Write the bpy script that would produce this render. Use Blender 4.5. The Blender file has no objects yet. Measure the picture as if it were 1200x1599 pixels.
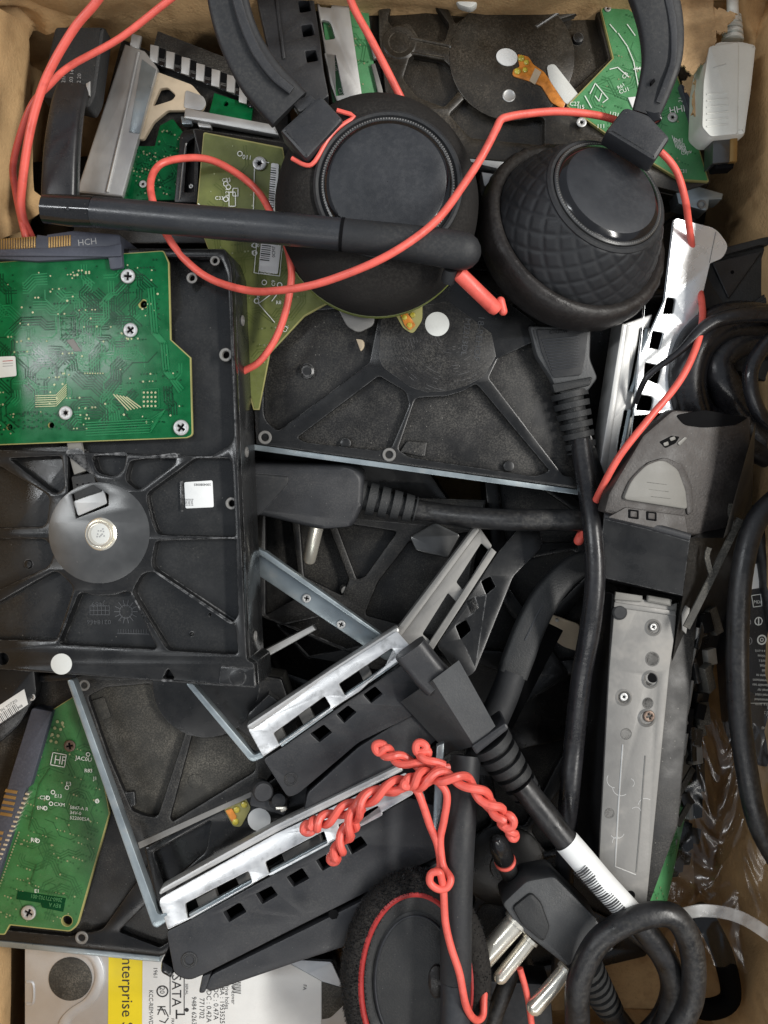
import bpy, bmesh, math, random
from mathutils import Vector, Matrix, noise as mnoise

# ------------------------------------------------------------------ camera, world, lamps, exposure
S = 0.0002                 # metres per photo pixel at the reference height
H = 1500.0                 # camera height above the reference height, in the same units
CX, CY = 600.0, 799.5
SC = bpy.context.scene
COL = SC.collection
cam = bpy.data.cameras.new('camera')
cam.sensor_fit = 'VERTICAL'; cam.sensor_height = 32.0
cam.lens = 32.0*H/1599.0
cam.clip_start = 0.01; cam.clip_end = 20.0
camo = bpy.data.objects.new('camera', cam); camo.location = (0, 0, H*S); COL.objects.link(camo)
SC.camera = camo

world = bpy.data.worlds.new('World'); SC.world = world; world.use_nodes = True
world.node_tree.nodes['Background'].inputs[0].default_value = (0.80, 0.88, 1.0, 1)
world.node_tree.nodes['Background'].inputs[1].default_value = 0.38

def area(name, loc, target, along, length, width, power, col):
    l = bpy.data.lights.new(name, 'AREA'); l.shape = 'RECTANGLE'; l.size = length; l.size_y = width
    l.energy = power; l.color = col
    o = bpy.data.objects.new(name, l); COL.objects.link(o)
    z = (Vector(loc)-Vector(target)).normalized(); x = Vector(along); x = (x-z*x.dot(z)).normalized()
    m = Matrix((x, z.cross(x), z)).transposed().to_4x4(); m.translation = loc
    o.matrix_basis = m
    return o
area('tube_lamp_bright', (0.98, 0.14, 1.02), (0, 0, 0), (0, 1, 0), 1.2, 0.12, 23, (1.0, 0.97, 0.92))
area('added_fill_lamp', (-0.10, -1.00, 1.15), (0, -0.05, 0), (1, 0, 0), 1.2, 0.12, 3.6, (1.0, 0.98, 0.94))  # added lamp without a seen source, soft fill for the lower half
area('tube_lamp_dim', (-1.14, 0.225, 1.30), (-0.2, 0.1, 0), (1, 0.10, 0), 0.80, 0.09, 8.0, (0.95, 0.98, 1.0))

SC.view_settings.view_transform = 'Standard'
SC.view_settings.look = 'None'
SC.view_settings.gamma = 1.0
SC.view_settings.use_curve_mapping = False
SC.view_settings.exposure = 0.06

# ------------------------------------------------------------------ helpers
def at(x, y, z):
    k = (H-z)/H
    return Vector(((x-CX)*k, (CY-y)*k, z))

class Fr:
    """A local frame in the scene: origin under photo point (x, y) at height z, with a tilted top plane."""
    def __init__(s, x, y, z, slope=(0, 0), rot=0):
        s.O = at(x, y, z)
        n = Vector((-slope[0], -slope[1], 1)).normalized()
        e1 = Vector((math.cos(math.radians(rot)), math.sin(math.radians(rot)), 0))
        e1 = (e1-n*e1.dot(n)).normalized()
        s.e1, s.e2, s.n = e1, n.cross(e1), n
    def loc(s, P):
        d = P-s.O
        return Vector((d.dot(s.e1), d.dot(s.e2), d.dot(s.n)))
    def p(s, x, y, w=0):
        C = Vector((0, 0, H)); d = at(x, y, 0)-C
        t = (w-(C-s.O).dot(s.n))/d.dot(s.n)
        return s.loc(C+d*t)
    def g(s, x, y, z):
        return s.loc(at(x, y, z))
    def pl(s, pts, w=0):
        return [tuple(s.p(q[0], q[1], w)[:2])+tuple(q[2:]) for q in pts]
    def matrix(s):
        m = Matrix((s.e1, s.e2, s.n)).transposed().to_4x4()
        m.translation = s.O*S
        return m

def empty(name, fr):
    o = bpy.data.objects.new(name, None); COL.objects.link(o)
    o.empty_display_size = 0.01
    o.matrix_world = fr.matrix()
    o.matrix_basis = fr.matrix()
    return o
def thing(name, fr, label, cat, group=None):
    o = empty(name, fr)
    tag(o, label, cat, group)
    return o
def tag(o, label, cat, group=None):
    o['label'] = label; o['category'] = cat
    if group: o['group'] = group

def rnd(poly, r=6, n=4):
    out = []; N = len(poly)
    for i in range(N):
        p0, p1, p2 = poly[i-1], poly[i], poly[(i+1) % N]
        rr = p1[2] if len(p1) > 2 else r
        a = Vector(p1[:2]); b = Vector(p0[:2])-a; c = Vector(p2[:2])-a
        lb, lc = b.length, c.length
        if rr <= 0 or lb < 1e-6 or lc < 1e-6: out.append((a.x, a.y)); continue
        q = min(rr, lb*.48, lc*.48)
        s_, e_ = a+b*(q/lb), a+c*(q/lc)
        for k in range(n+1):
            t = k/n
            v = s_*(1-t)**2+a*(2*t*(1-t))+e_*t*t
            out.append((v.x, v.y))
    return out

def circ(x, y, r, n=24, ry=None, rot=0):
    ry = ry or r; c, s = math.cos(math.radians(rot)), math.sin(math.radians(rot))
    o = []
    for i in range(n):
        a = 2*math.pi*i/n; u, v = r*math.cos(a), ry*math.sin(a)
        o.append((x+u*c-v*s, y+u*s+v*c))
    return o

def spline(pts, sub=6, closed=False):
    P = [Vector(p) for p in pts]; n = len(P)
    if n < 3 and not closed: return P
    out = []
    rng = n if closed else n-1
    for i in range(rng):
        if closed: a, b, c, d = P[i-1], P[i], P[(i+1) % n], P[(i+2) % n]
        else:
            b, c = P[i], P[i+1]
            a = P[i-1] if i > 0 else b*2-c
            d = P[i+2] if i+2 < n else c*2-b
        for k in range(sub):
            t = k/sub
            out.append(((b*2)+(c-a)*t+(a*2-b*5+c*4-d)*t*t+(b*3-a-c*3+d)*t**3)*.5)
    if not closed: out.append(P[-1])
    return out

_txt = {}
def text_mesh(body):
    if body not in _txt:
        t = bpy.data.curves.new('t', 'FONT'); t.body = body; t.resolution_u = 2
        me = bpy.data.meshes.new_from_object(bpy.data.objects.new('t', t))
        _txt[body] = ([v.co.copy() for v in me.vertices], [tuple(p.vertices) for p in me.polygons])
        bpy.data.meshes.remove(me)
    return _txt[body]

class MB:
    def __init__(s, fr=None):
        s.fr = fr; s.v = []; s.f = []; s.m = []; s.mats = []
    def mi(s, m):
        if m not in s.mats: s.mats.append(m)
        return s.mats.index(m)
    def add(s, vs, fs, m):
        o = len(s.v); s.v += [Vector(q) for q in vs]; k = s.mi(m)
        for f in fs: s.f.append([o+i for i in f]); s.m.append(k)
        return s
    def prism_l(s, polys, w0, w1, m, bevel=0):
        """fill of local outlines (first outer, then holes) between heights w0 and w1"""
        h = (w1-w0)/2
        b = min(bevel, h*.98)
        cu = bpy.data.curves.new('c', 'CURVE'); cu.dimensions = '2D'; cu.fill_mode = 'BOTH'
        cu.extrude = h-b; cu.bevel_depth = b; cu.offset = -b; cu.bevel_resolution = 1 if b else 0
        for p in polys:
            sp = cu.splines.new('POLY'); sp.points.add(len(p)-1); sp.use_cyclic_u = True
            for i, q in enumerate(p): sp.points[i].co = (q[0], q[1], 0, 1)
        ob = bpy.data.objects.new('c', cu)
        me = bpy.data.meshes.new_from_object(ob)
        mid = (w0+w1)/2
        s.add([(v.co.x, v.co.y, v.co.z+mid) for v in me.vertices], [tuple(p.vertices) for p in me.polygons], m)
        bpy.data.meshes.remove(me); bpy.data.objects.remove(ob); bpy.data.curves.remove(cu)
        return s
    def prism(s, polys, w0, w1, m, bevel=0, r=0, wp=None):
        """outlines in photo pixels, read where the sight lines meet height w1 of the frame"""
        if not isinstance(polys[0][0], (tuple, list)): polys = [polys]
        P = []
        for q in polys:
            l = s.fr.pl(q, w1 if wp is None else wp)
            l = rnd(l, r) if (r or any(len(z) > 2 for z in q)) else [z[:2] for z in l]
            P.append(l)
        return s.prism_l(P, w0, w1, m, bevel)
    def hull(s, bot, top, m, caps=True):
        n = len(bot); b = list(bot)+list(top)
        f = [(i, (i+1) % n, n+(i+1) % n, n+i) for i in range(n)]
        if caps: f += [tuple(range(n))[::-1], tuple(range(n, 2*n))]
        return s.add(b, f, m)
    def tube(s, pts, r, m, seg=12, sub=6, closed=False, flat=1.0, up=(0, 0, 1), cap=True, round_end=False):
        P = spline(pts, sub, closed) if sub > 1 else [Vector(p) for p in pts]
        n = len(P)
        if isinstance(r, (list, tuple)):
            R = []
            for i in range(n):
                t = i/(n-1)*(len(r)-1); k = min(int(t), len(r)-2); R.append(r[k]+(r[k+1]-r[k])*(t-k))
        else: R = [r]*n
        if round_end:
            for endi in round_end:
                d = (P[0]-P[1]).normalized() if endi == 0 else (P[-1]-P[-2]).normalized()
                rr = R[0] if endi == 0 else R[-1]; base = P[0] if endi == 0 else P[-1]
                ex = [(base+d*rr*math.sin(a), rr*max(math.cos(a), .02)) for a in (math.pi*.12, math.pi*.24, math.pi*.36, math.pi*.45, math.pi*.5)]
                if endi == 0: P = [e[0] for e in ex][::-1]+P; R = [e[1] for e in ex][::-1]+R
                else: P = P+[e[0] for e in ex]; R = R+[e[1] for e in ex]
            n = len(P)
        U = Vector(up); T = []
        for i in range(n):
            if closed: d = P[(i+1) % n]-P[i-1]
            else: d = P[min(i+1, n-1)]-P[max(i-1, 0)]
            T.append(d.normalized())
        nrm = U-T[0]*U.dot(T[0])
        if nrm.length < 1e-3: nrm = T[0].orthogonal()
        nrm.normalize(); vs = []
        for i in range(n):
            if flat != 1.0:
                q = U-T[i]*U.dot(T[i])
                if q.length > 1e-3: nrm = q.normalized()
            else:
                nrm = nrm-T[i]*nrm.dot(T[i])
                nrm.normalize()
            bi = T[i].cross(nrm)
            for k in range(seg):
                a = 2*math.pi*k/seg
                if flat != 1.0:                    # rounded-box section: width r, height r*flat
                    ca, sa = math.cos(a), math.sin(a)
                    ca = math.copysign(abs(ca)**.5, ca); sa = math.copysign(abs(sa)**.5, sa)
                    vs.append(P[i]+bi*(ca*R[i])+nrm*(sa*R[i]*flat))
                else: vs.append(P[i]+nrm*(math.cos(a)*R[i])+bi*(math.sin(a)*R[i]))
        fs = []
        for i in range(n if closed else n-1):
            j = (i+1) % n
            for k in range(seg):
                l = (k+1) % seg
                fs.append((i*seg+k, i*seg+l, j*seg+l, j*seg+k))
        if not closed and cap:
            fs.append(tuple(range(seg))[::-1]); fs.append(tuple((n-1)*seg+k for k in range(seg)))
        return s.add(vs, fs, m)
    def lathe(s, c, axis, prof, m, seg=32, sq=None, cap=True, disp=None, xref=(1, 0, 0)):
        """prof = [(radius, height)...] round axis through local point c; sq = (sx, sy) section scale"""
        c = Vector(c); ax = Vector(axis).normalized()
        e1 = Vector(xref)-ax*Vector(xref).dot(ax)
        if e1.length < 1e-3: e1 = ax.orthogonal()
        e1.normalize(); e2 = ax.cross(e1); sx, sy = sq or (1, 1)
        vs = []
        for j, (r, h) in enumerate(prof):
            for k in range(seg):
                a = 2*math.pi*k/seg
                d = disp(a, j, r, h) if disp else 0
                vs.append(c+e1*(math.cos(a)*(r+d)*sx)+e2*(math.sin(a)*(r+d)*sy)+ax*(h+d*.6))
        fs = []
        n = len(prof)
        for j in range(n-1):
            for k in range(seg):
                l = (k+1) % seg
                fs.append((j*seg+k, j*seg+l, (j+1)*seg+l, (j+1)*seg+k))
        if cap: fs.append(tuple(range(seg))[::-1]); fs.append(tuple((n-1)*seg+k for k in range(seg)))
        return s.add(vs, fs, m)
    def text(s, body, x, y, size, m, ang=0, w=0.4, mirror=False, sx=1.0):
        fr = s.fr; a = math.radians(ang)
        o = fr.p(x, y, w); u = fr.p(x+math.cos(a), y-math.sin(a), w)-o; v = fr.p(x-math.sin(a), y-math.cos(a), w)-o
        if mirror: u = -u
        V, F = text_mesh(body)
        return s.add([o+u*(q.x*size*sx)+v*(q.y*size) for q in V], F, m)
    def lines(s, paths, wd, m, w=0.4, closed=False):
        """flat printed lines through photo points"""
        for path in paths:
            L = [s.fr.p(q[0], q[1], w) for q in path]
            if closed: L.append(L[0])
            for a, b in zip(L[:-1], L[1:]):
                d = b-a
                if d.length < 1e-6: continue
                d.normalize(); q = Vector((-d.y, d.x, 0))*(wd/2); e = d*(wd/2)
                s.add([a-q-e, b-q+e, b+q+e, a+q-e], [(0, 1, 2, 3)], m)
        return s
    def ring(s, x, y, r, wd, m, w=0.4, n=14):
        o = s.fr.p(x, y, w); vs = []
        for i in range(n):
            a = 2*math.pi*i/n
            for q in (r-wd/2, r+wd/2): vs.append(o+Vector((math.cos(a)*q, math.sin(a)*q, 0)))
        return s.add(vs, [(2*i, 2*i+1, (2*i+3) % (2*n), (2*i+2) % (2*n)) for i in range(n)], m)
    def dot(s, x, y, r, m, w=0.4, n=10):
        o = s.fr.p(x, y, w)
        return s.add([o+Vector((math.cos(2*math.pi*i/n)*r, math.sin(2*math.pi*i/n)*r, 0)) for i in range(n)], [tuple(range(n))], m)
    def to(s, fr):
        a = s.fr
        s.v = [fr.loc(a.O+a.e1*v.x+a.e2*v.y+a.n*v.z) for v in s.v]; s.fr = fr
        return s
    def build(s, name, parent=None, sharp=32):
        me = bpy.data.meshes.new(name)
        me.from_pydata([v*S for v in s.v], [], s.f)
        for m in s.mats: me.materials.append(m)
        me.polygons.foreach_set('material_index', s.m)
        bm = bmesh.new(); bm.from_mesh(me)
        bmesh.ops.remove_doubles(bm, verts=bm.verts, dist=1e-7)
        bmesh.ops.recalc_face_normals(bm, faces=bm.faces)
        bm.to_mesh(me); bm.free()
        me.polygons.foreach_set('use_smooth', [True]*len(me.polygons))
        me.set_sharp_from_angle(angle=math.radians(sharp))
        me.update()
        o = bpy.data.objects.new(name, me); COL.objects.link(o)
        if parent: o.parent = parent
        return o

# ------------------------------------------------------------------ materials
def M(name, col, rough=.5, metal=0.0, var=.15, vs=60, dust=0.0, ds=2.6, dcol=(.30, .28, .24), bump=0.0, bs=2.5,
      spec=.5, coat=0.0, rv=.12, stretch=None, stain=None, speck=0.0, wear_glint=0.0, wcol=(.22, .22, .22), fibre=0.0, flute=0.0):
    m = bpy.data.materials.new(name); m.use_nodes = True
    nt = m.node_tree; N = nt.nodes; L = nt.links
    bs_ = N['Principled BSDF']
    tc = N.new('ShaderNodeTexCoord')
    oi = N.new('ShaderNodeObjectInfo')
    mp = N.new('ShaderNodeVectorMath'); mp.operation = 'ADD'
    L.new(tc.outputs['Object'], mp.inputs[0])
    sc = N.new('ShaderNodeVectorMath'); sc.operation = 'SCALE'; sc.inputs['Scale'].default_value = .7
    L.new(oi.outputs['Location'], sc.inputs[0]); L.new(sc.outputs[0], mp.inputs[1])
    vec = mp.outputs[0]
    def nz(feat, det=3, rgh=.6, v=vec):
        n = N.new('ShaderNodeTexNoise'); n.inputs['Scale'].default_value = 1/(feat*S); n.inputs['Detail'].default_value = det
        n.inputs['Roughness'].default_value = rgh; L.new(v, n.inputs['Vector']); return n.outputs['Fac']
    def mr(f, a, b, c, d):
        n = N.new('ShaderNodeMapRange'); n.inputs[1].default_value = a; n.inputs[2].default_value = b
        n.inputs[3].default_value = c; n.inputs[4].default_value = d; L.new(f, n.inputs[0]); return n.outputs[0]
    def mul(a, b):
        n = N.new('ShaderNodeMath'); n.operation = 'MULTIPLY'
        for i, q in enumerate((a, b)):
            if isinstance(q, (int, float)): n.inputs[i].default_value = q
            else: L.new(q, n.inputs[i])
        return n.outputs[0]
    def mix(f, a, b):
        n = N.new('ShaderNodeMix'); n.data_type = 'RGBA'
        if isinstance(f, (int, float)): n.inputs[0].default_value = f
        else: L.new(f, n.inputs[0])
        for i, q in ((6, a), (7, b)):
            if isinstance(q, tuple): n.inputs[i].default_value = q+(1,)
            else: L.new(q, n.inputs[i])
        return n.outputs[2]
    big = nz(vs)
    c = mix(mr(big, .3, .7, 0, 1), tuple(x*(1-var) for x in col), tuple(min(1, x*(1+var)) for x in col))
    if stain: c = mix(mr(nz(stain[2]), .55, .68, 0, stain[1]), c, stain[0])
    rsock = mr(big, .3, .7, max(.02, rough-rv), min(1, rough+rv))
    if stretch:
        mpp = N.new('ShaderNodeMapping'); mpp.inputs['Scale'].default_value = stretch; L.new(tc.outputs['Object'], mpp.inputs[0])
        rsock = mr(nz(1.5, 2, .6, mpp.outputs[0]), .3, .7, max(.03, rough-rv*1.4), min(1, rough+rv*1.4))
    if dust or speck:
        ge = N.new('ShaderNodeNewGeometry'); sp = N.new('ShaderNodeSeparateXYZ'); L.new(ge.outputs['Normal'], sp.inputs[0])
        up = mr(sp.outputs['Z'], .3, .95, 0, 1)
    if dust:
        fine = mr(nz(ds, 2, .7), .42, .72, 0.12, 1)
        mask = mr(nz(ds*28, 4), .36, .68, .08, 1)
        dm = mul(mul(mul(fine, mask), up), dust)
        c = mix(dm, c, dcol)
        ad = N.new('ShaderNodeMath'); ad.operation = 'ADD'; ad.use_clamp = True; L.new(rsock, ad.inputs[0]); L.new(mul(dm, .6), ad.inputs[1]); rsock = ad.outputs[0]
    if speck:
        vo = N.new('ShaderNodeTexVoronoi'); vo.inputs['Scale'].default_value = 1/(7*S); L.new(vec, vo.inputs['Vector'])
        wn = N.new('ShaderNodeSeparateColor'); L.new(vo.outputs['Color'], wn.inputs[0])
        near = mr(vo.outputs['Distance'], .05, .15, 1, 0)
        pick = mul(mr(wn.outputs[0], .70, .72, 0, 1), mr(nz(110, 2), .40, .62, .1, 1.3))
        c = mix(mul(mul(mul(near, mul(pick, wn.outputs[1])), up), speck*.8), c, (.42, .40, .36))
    if wear_glint:                                  # paler edges: rubbed paint plus a painted-in glint, broken up by noise
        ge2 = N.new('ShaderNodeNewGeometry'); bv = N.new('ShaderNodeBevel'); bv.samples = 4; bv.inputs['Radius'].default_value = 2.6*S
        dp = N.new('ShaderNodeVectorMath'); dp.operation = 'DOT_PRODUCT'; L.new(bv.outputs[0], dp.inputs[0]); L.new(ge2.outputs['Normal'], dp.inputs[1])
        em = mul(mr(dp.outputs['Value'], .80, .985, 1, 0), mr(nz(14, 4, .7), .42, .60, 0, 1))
        c = mix(mul(em, wear_glint), c, wcol)
    if fibre:
        n1 = N.new('ShaderNodeMapping'); n1.inputs['Scale'].default_value = (1, 1, 7); n1.inputs['Rotation'].default_value = (.1, .2, .3); L.new(tc.outputs['Object'], n1.inputs[0])
        c = mix(mul(mr(nz(7, 4, .75, n1.outputs[0]), .5, .7, 0, 1), fibre), c, (.30, .19, .09))
    L.new(c, bs_.inputs['Base Color']); L.new(rsock, bs_.inputs['Roughness'])
    bs_.inputs['Metallic'].default_value = metal
    bs_.inputs['Specular IOR Level'].default_value = spec
    bs_.inputs['Coat Weight'].default_value = coat
    bs_.inputs['Coat Roughness'].default_value = .12
    if bump:
        b = N.new('ShaderNodeBump'); b.inputs['Strength'].default_value = bump; b.inputs['Distance'].default_value = bs*S*.5
        if flute:
            wv = N.new('ShaderNodeTexWave'); wv.bands_direction = 'DIAGONAL'; wv.inputs['Scale'].default_value = .18/(11*S); wv.inputs['Distortion'].default_value = 1.5
            m2 = N.new('ShaderNodeMapping'); m2.inputs['Scale'].default_value = (1, 1, 0); L.new(tc.outputs['Object'], m2.inputs[0]); L.new(m2.outputs[0], wv.inputs['Vector'])
            b2 = N.new('ShaderNodeBump'); b2.inputs['Strength'].default_value = flute; b2.inputs['Distance'].default_value = 3*S
            L.new(wv.outputs['Fac'], b2.inputs['Height']); L.new(b2.outputs[0], b.inputs['Normal'])
        L.new(nz(bs, 2), b.inputs['Height']); L.new(b.outputs[0], bs_.inputs['Normal'])
    return m

K = dict(
    plastic=M('black_plastic', (.026, .027, .030), .42, bump=.12, bs=3, dust=.10, speck=.35, spec=.4, wear_glint=.3),
    plastic_matt=M('matt_black_plastic', (.021, .022, .023), .55, bump=.5, bs=3, dust=.10, speck=.4, spec=.35),
    plastic_gloss=M('glossy_black_plastic', (.012, .012, .013), .16, dust=.05, speck=.3),
    cast=M('black_casting', (.007, .0072, .0076), .30, bump=.04, bs=5, dust=.035, speck=.4, spec=.45, wear_glint=.8),
    cast_satin=M('satin_black_casting', (.12, .12, .118), .34, metal=.8, rv=.06, var=.15, speck=.5),
    cast_rail=M('worn_black_casting', (.013, .0135, .014), .27, dust=.07, ds=3, speck=.5, bump=.04, bs=6, spec=.5, wear_glint=.9, wcol=(.34, .34, .34)),
    cast_dust=M('dusty_black_casting', (.009, .009, .0095), .38, bump=.06, bs=3, dust=.29, speck=.8, spec=.35, wear_glint=.5),
    cast_brown=M('dusty_brown_casting', (.017, .0145, .011), .34, bump=.08, bs=4, dust=.36, dcol=(.22, .18, .13), speck=.5, spec=.5, wear_glint=.6, wcol=(.26, .23, .18)),
    cast_grey=M('grey_dusty_casting', (.030, .029, .026), .5, bump=.15, bs=3, dust=.62, spec=.25, dcol=(.26, .24, .2), speck=.7),
    plug=M('plug_plastic', (.056, .058, .060), .48, bump=.4, bs=3, dust=.14, speck=.4, spec=.4),
    rubber=M('black_rubber', (.017, .018, .020), .58, bump=.15, bs=2, dust=.10, ds=5, speck=.3, spec=.4),
    cable=M('black_cable', (.013, .013, .014), .38, var=.4, vs=30, dust=.16, ds=7, bump=.12, bs=8, spec=.45, speck=.3),
    cable_gloss=M('glossy_black_cable', (.012, .012, .014), .28, var=.3, dust=.10, ds=8, bump=.08, bs=10, speck=.3),
    deep=M('dark_plastic_recess_shade', (.004, .004, .0045), .8, spec=.08),  # near-black plastic, also standing in for shade in hole and recess floors
    red=M('red_silicone', (.74, .115, .085), .42, var=.12, vs=30, bump=.12, bs=4, stain=((.40, .045, .035), .5, 34), dust=.12, ds=5, dcol=(.5, .3, .27)),
    red_dark=M('red_trim', (.34, .02, .018), .5),
    leather=M('black_leather', (.014, .012, .0115), .40, bump=.3, bs=5, dust=.10, ds=6, spec=.35),
    fabric=M('black_woven_fabric', (.017, .0155, .0145), .92, bump=.8, bs=2.2, spec=.2, dust=.10, ds=5),
    fabric_q=M('black_quilted_fabric', (.016, .017, .019), .55, bump=.3, bs=2.2, spec=.4),
    cap=M('cap_plastic', (.021, .023, .027), .5, bump=.2, bs=2, dust=.12, spec=.4, ds=9, dcol=(.2, .2, .2)),
    band=M('satin_band', (.018, .018, .02), .3, dust=.1, speck=.4, spec=.5),
    emboss=M('embossed_print', (.05, .052, .055), .4),
    boom=M('satin_boom', (.021, .023, .027), .34, bump=.1, bs=3, dust=.10, speck=.4, spec=.5),
    gloss=M('ring_gloss', (.008, .008, .009), .10),
    steel=M('zinc_steel', (.30, .345, .365), .36, metal=.65, var=.14, bump=.06, bs=6, stain=((.34, .35, .34), .5, 30)),
    steel_b=M('bright_steel', (.72, .72, .715), .36, metal=.8, var=.12, vs=30, bump=.03, bs=6, rv=.08, stain=((.42, .42, .41), .7, 22), dust=.12, dcol=(.2, .19, .17)),
    plate=M('bright_plate', (.80, .82, .83), .30, metal=.55, var=.06, bump=.03, bs=10, stain=((.60, .64, .66), .5, 24)),
    alu=M('brushed_aluminium', (.50, .50, .49), .46, metal=.6, var=.08, bump=.04, bs=5, stain=((.42, .39, .35), .35, 70)),
    alu_dull=M('dull_aluminium', (.20, .195, .185), .55, metal=.35, var=.1, bump=.06, bs=6, stain=((.36, .34, .31), .4, 60)),
    nickel=M('nickel_pin', (.80, .76, .66), .24, metal=.72, var=.06, rv=.05),
    gold=M('gold_contact', (.34, .21, .075), .4, metal=.6),
    tan=M('tan_insulator', (.55, .45, .32), .6),
    copper=M('amber_flex', (.62, .22, .03), .4, coat=.3, var=.3, vs=12),
    flexy=M('yellow_flex_pad', (.50, .42, .05), .35, coat=.5, var=.4, vs=10),
    pcb1=M('green_solder_mask', (.003, .098, .030), .14, var=.25, vs=25, rv=.03, speck=.3, spec=.16),
    pcb1t=M('light_green_trace', (.008, .155, .050), .18, rv=.04, spec=.16),
    pcb1d=M('dark_green_trace', (.001, .042, .014), .18, spec=.16),
    pcb5=M('mid_green_solder_mask', (.030, .145, .040), .4, var=.2, vs=30, dust=.15, speck=.3),
    pcb5d=M('mid_green_trace', (.018, .10, .028), .42),
    pcb3=M('pale_green_solder_mask', (.055, .235, .085), .45, var=.15, vs=30, dust=.2, speck=.3),
    pcb3d=M('pale_green_trace', (.03, .15, .05), .45),
    pcbo=M('olive_solder_mask', (.125, .145, .034), .42, var=.25, vs=50, dust=.12, speck=.3),
    pcbod=M('olive_trace', (.09, .115, .02), .45),
    via=M('solder_pad', (.33, .36, .20), .4, metal=.5),
    edge=M('board_edge', (.30, .28, .10), .6),
    white=M('white_print', (.72, .74, .70), .6, var=.1),
    label=M('white_label', (.74, .75, .74), .55, var=.05, dust=.08),
    label_d=M('dark_print', (.03, .03, .032), .6),
    grey_print=M('grey_print', (.30, .30, .30), .6),
    yellow=M('yellow_label', (.80, .64, .02), .5, var=.05),
    sticker=M('pale_sticker', (.60, .61, .58), .6, var=.05, dust=.15),
    hdd=M('drive_lid', (.58, .59, .60), .42, metal=.6, var=.06, bump=.05, bs=4, dust=.1),
    whitep=M('white_plastic', (.74, .75, .70), .45, var=.05, bump=.1, bs=4, dust=.1),
    greyp=M('grey_plastic', (.17, .165, .15), .5, var=.08, dust=.2, bump=.1),
    brownp=M('dusty_brown_plastic', (.030, .026, .024), .5, var=.3, vs=40, dust=.20, ds=4, dcol=(.24, .20, .17), bump=.25, bs=4, speck=.6, wear_glint=.4),
    rust=M('rusty_screw', (.17, .125, .10), .5, metal=.8),
    sata=M('slate_connector', (.045, .050, .068), .5, dust=.25, ds=4, dcol=(.2, .2, .24), speck=.5),
    card=M('cardboard', (.55, .365, .185), .85, var=.14, vs=120, bump=.5, bs=6, fibre=.35, flute=.25, spec=.15, stain=((.38, .235, .11), .65, 70)),
    card_torn=M('torn_cardboard', (.52, .35, .19), .9, var=.2, vs=20, bump=.6, bs=6, spec=.1),
)
def glassy(name, col, alpha, rough=.08):
    m = bpy.data.materials.new(name); m.use_nodes = True; nt = m.node_tree; N = nt.nodes; L = nt.links
    b = N['Principled BSDF']; b.inputs['Base Color'].default_value = col+(1,); b.inputs['Roughness'].default_value = rough
    tc = N.new('ShaderNodeTexCoord'); n = N.new('ShaderNodeTexNoise'); n.inputs['Scale'].default_value = 1/(40*S); L.new(tc.outputs['Object'], n.inputs['Vector'])
    mr = N.new('ShaderNodeMapRange'); mr.inputs[1].default_value = .35; mr.inputs[2].default_value = .7; mr.inputs[3].default_value = alpha*.5; mr.inputs[4].default_value = alpha*1.5
    L.new(n.outputs['Fac'], mr.inputs[0]); L.new(mr.outputs[0], b.inputs['Alpha'])
    b.inputs['Specular IOR Level'].default_value = .8
    return m
def film_mat():
    m = bpy.data.materials.new('clear_film'); m.use_nodes = True; nt = m.node_tree; N = nt.nodes; L = nt.links
    N.remove(N['Principled BSDF']); out = N['Material Output']
    tr = N.new('ShaderNodeBsdfTransparent'); tr.inputs[0].default_value = (.90, .885, .87, 1)
    gl = N.new('ShaderNodeBsdfGlossy'); gl.inputs['Roughness'].default_value = .2
    lw = N.new('ShaderNodeLayerWeight'); lw.inputs['Blend'].default_value = .5
    pw = N.new('ShaderNodeMath'); pw.operation = 'POWER'; pw.inputs[1].default_value = 3.0; L.new(lw.outputs['Facing'], pw.inputs[0])
    fr = N.new('ShaderNodeMath'); fr.operation = 'MULTIPLY_ADD'; fr.inputs[1].default_value = .5; fr.inputs[2].default_value = .05; fr.use_clamp = True
    L.new(pw.outputs[0], fr.inputs[0])
    mx = N.new('ShaderNodeMixShader'); L.new(fr.outputs[0], mx.inputs[0]); L.new(tr.outputs[0], mx.inputs[1]); L.new(gl.outputs[0], mx.inputs[2])
    L.new(mx.outputs[0], out.inputs[0])
    return m
K['film'] = film_mat()
K['clear'] = glassy('clear_strip', (.75, .74, .72), .38, .15)

# ------------------------------------------------------------------ shared small pieces (copied, never rebuilt)
_proto = {}
def head_mesh(kind):
    if kind in _proto: return _proto[kind]
    b = MB(); u = 1/S
    def sc(pl): return [(x*u, y*u) for x, y in pl]
    mt = K['alu'] if kind != 'rust' else K['rust']
    if kind in ('cross', 'rust'):
        a, l = .13, .52
        hole = [(a, a), (l, a), (l, -a), (a, -a), (a, -l), (-a, -l), (-a, -a), (-l, -a), (-l, a), (-a, a), (-a, l), (a, l)]
    else:
        hole = [((.40 if i % 2 else .24)*math.cos(i*math.pi/6), (.40 if i % 2 else .24)*math.sin(i*math.pi/6)) for i in range(12)]
    b.prism_l([sc(circ(0, 0, 1, 28)), sc(hole)], 0, .42*u, mt, .2*u)
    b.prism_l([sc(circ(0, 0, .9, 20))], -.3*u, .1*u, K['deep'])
    o = b.build('screw'); me = o.data; bpy.data.objects.remove(o); _proto[kind] = me
    return me
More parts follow.
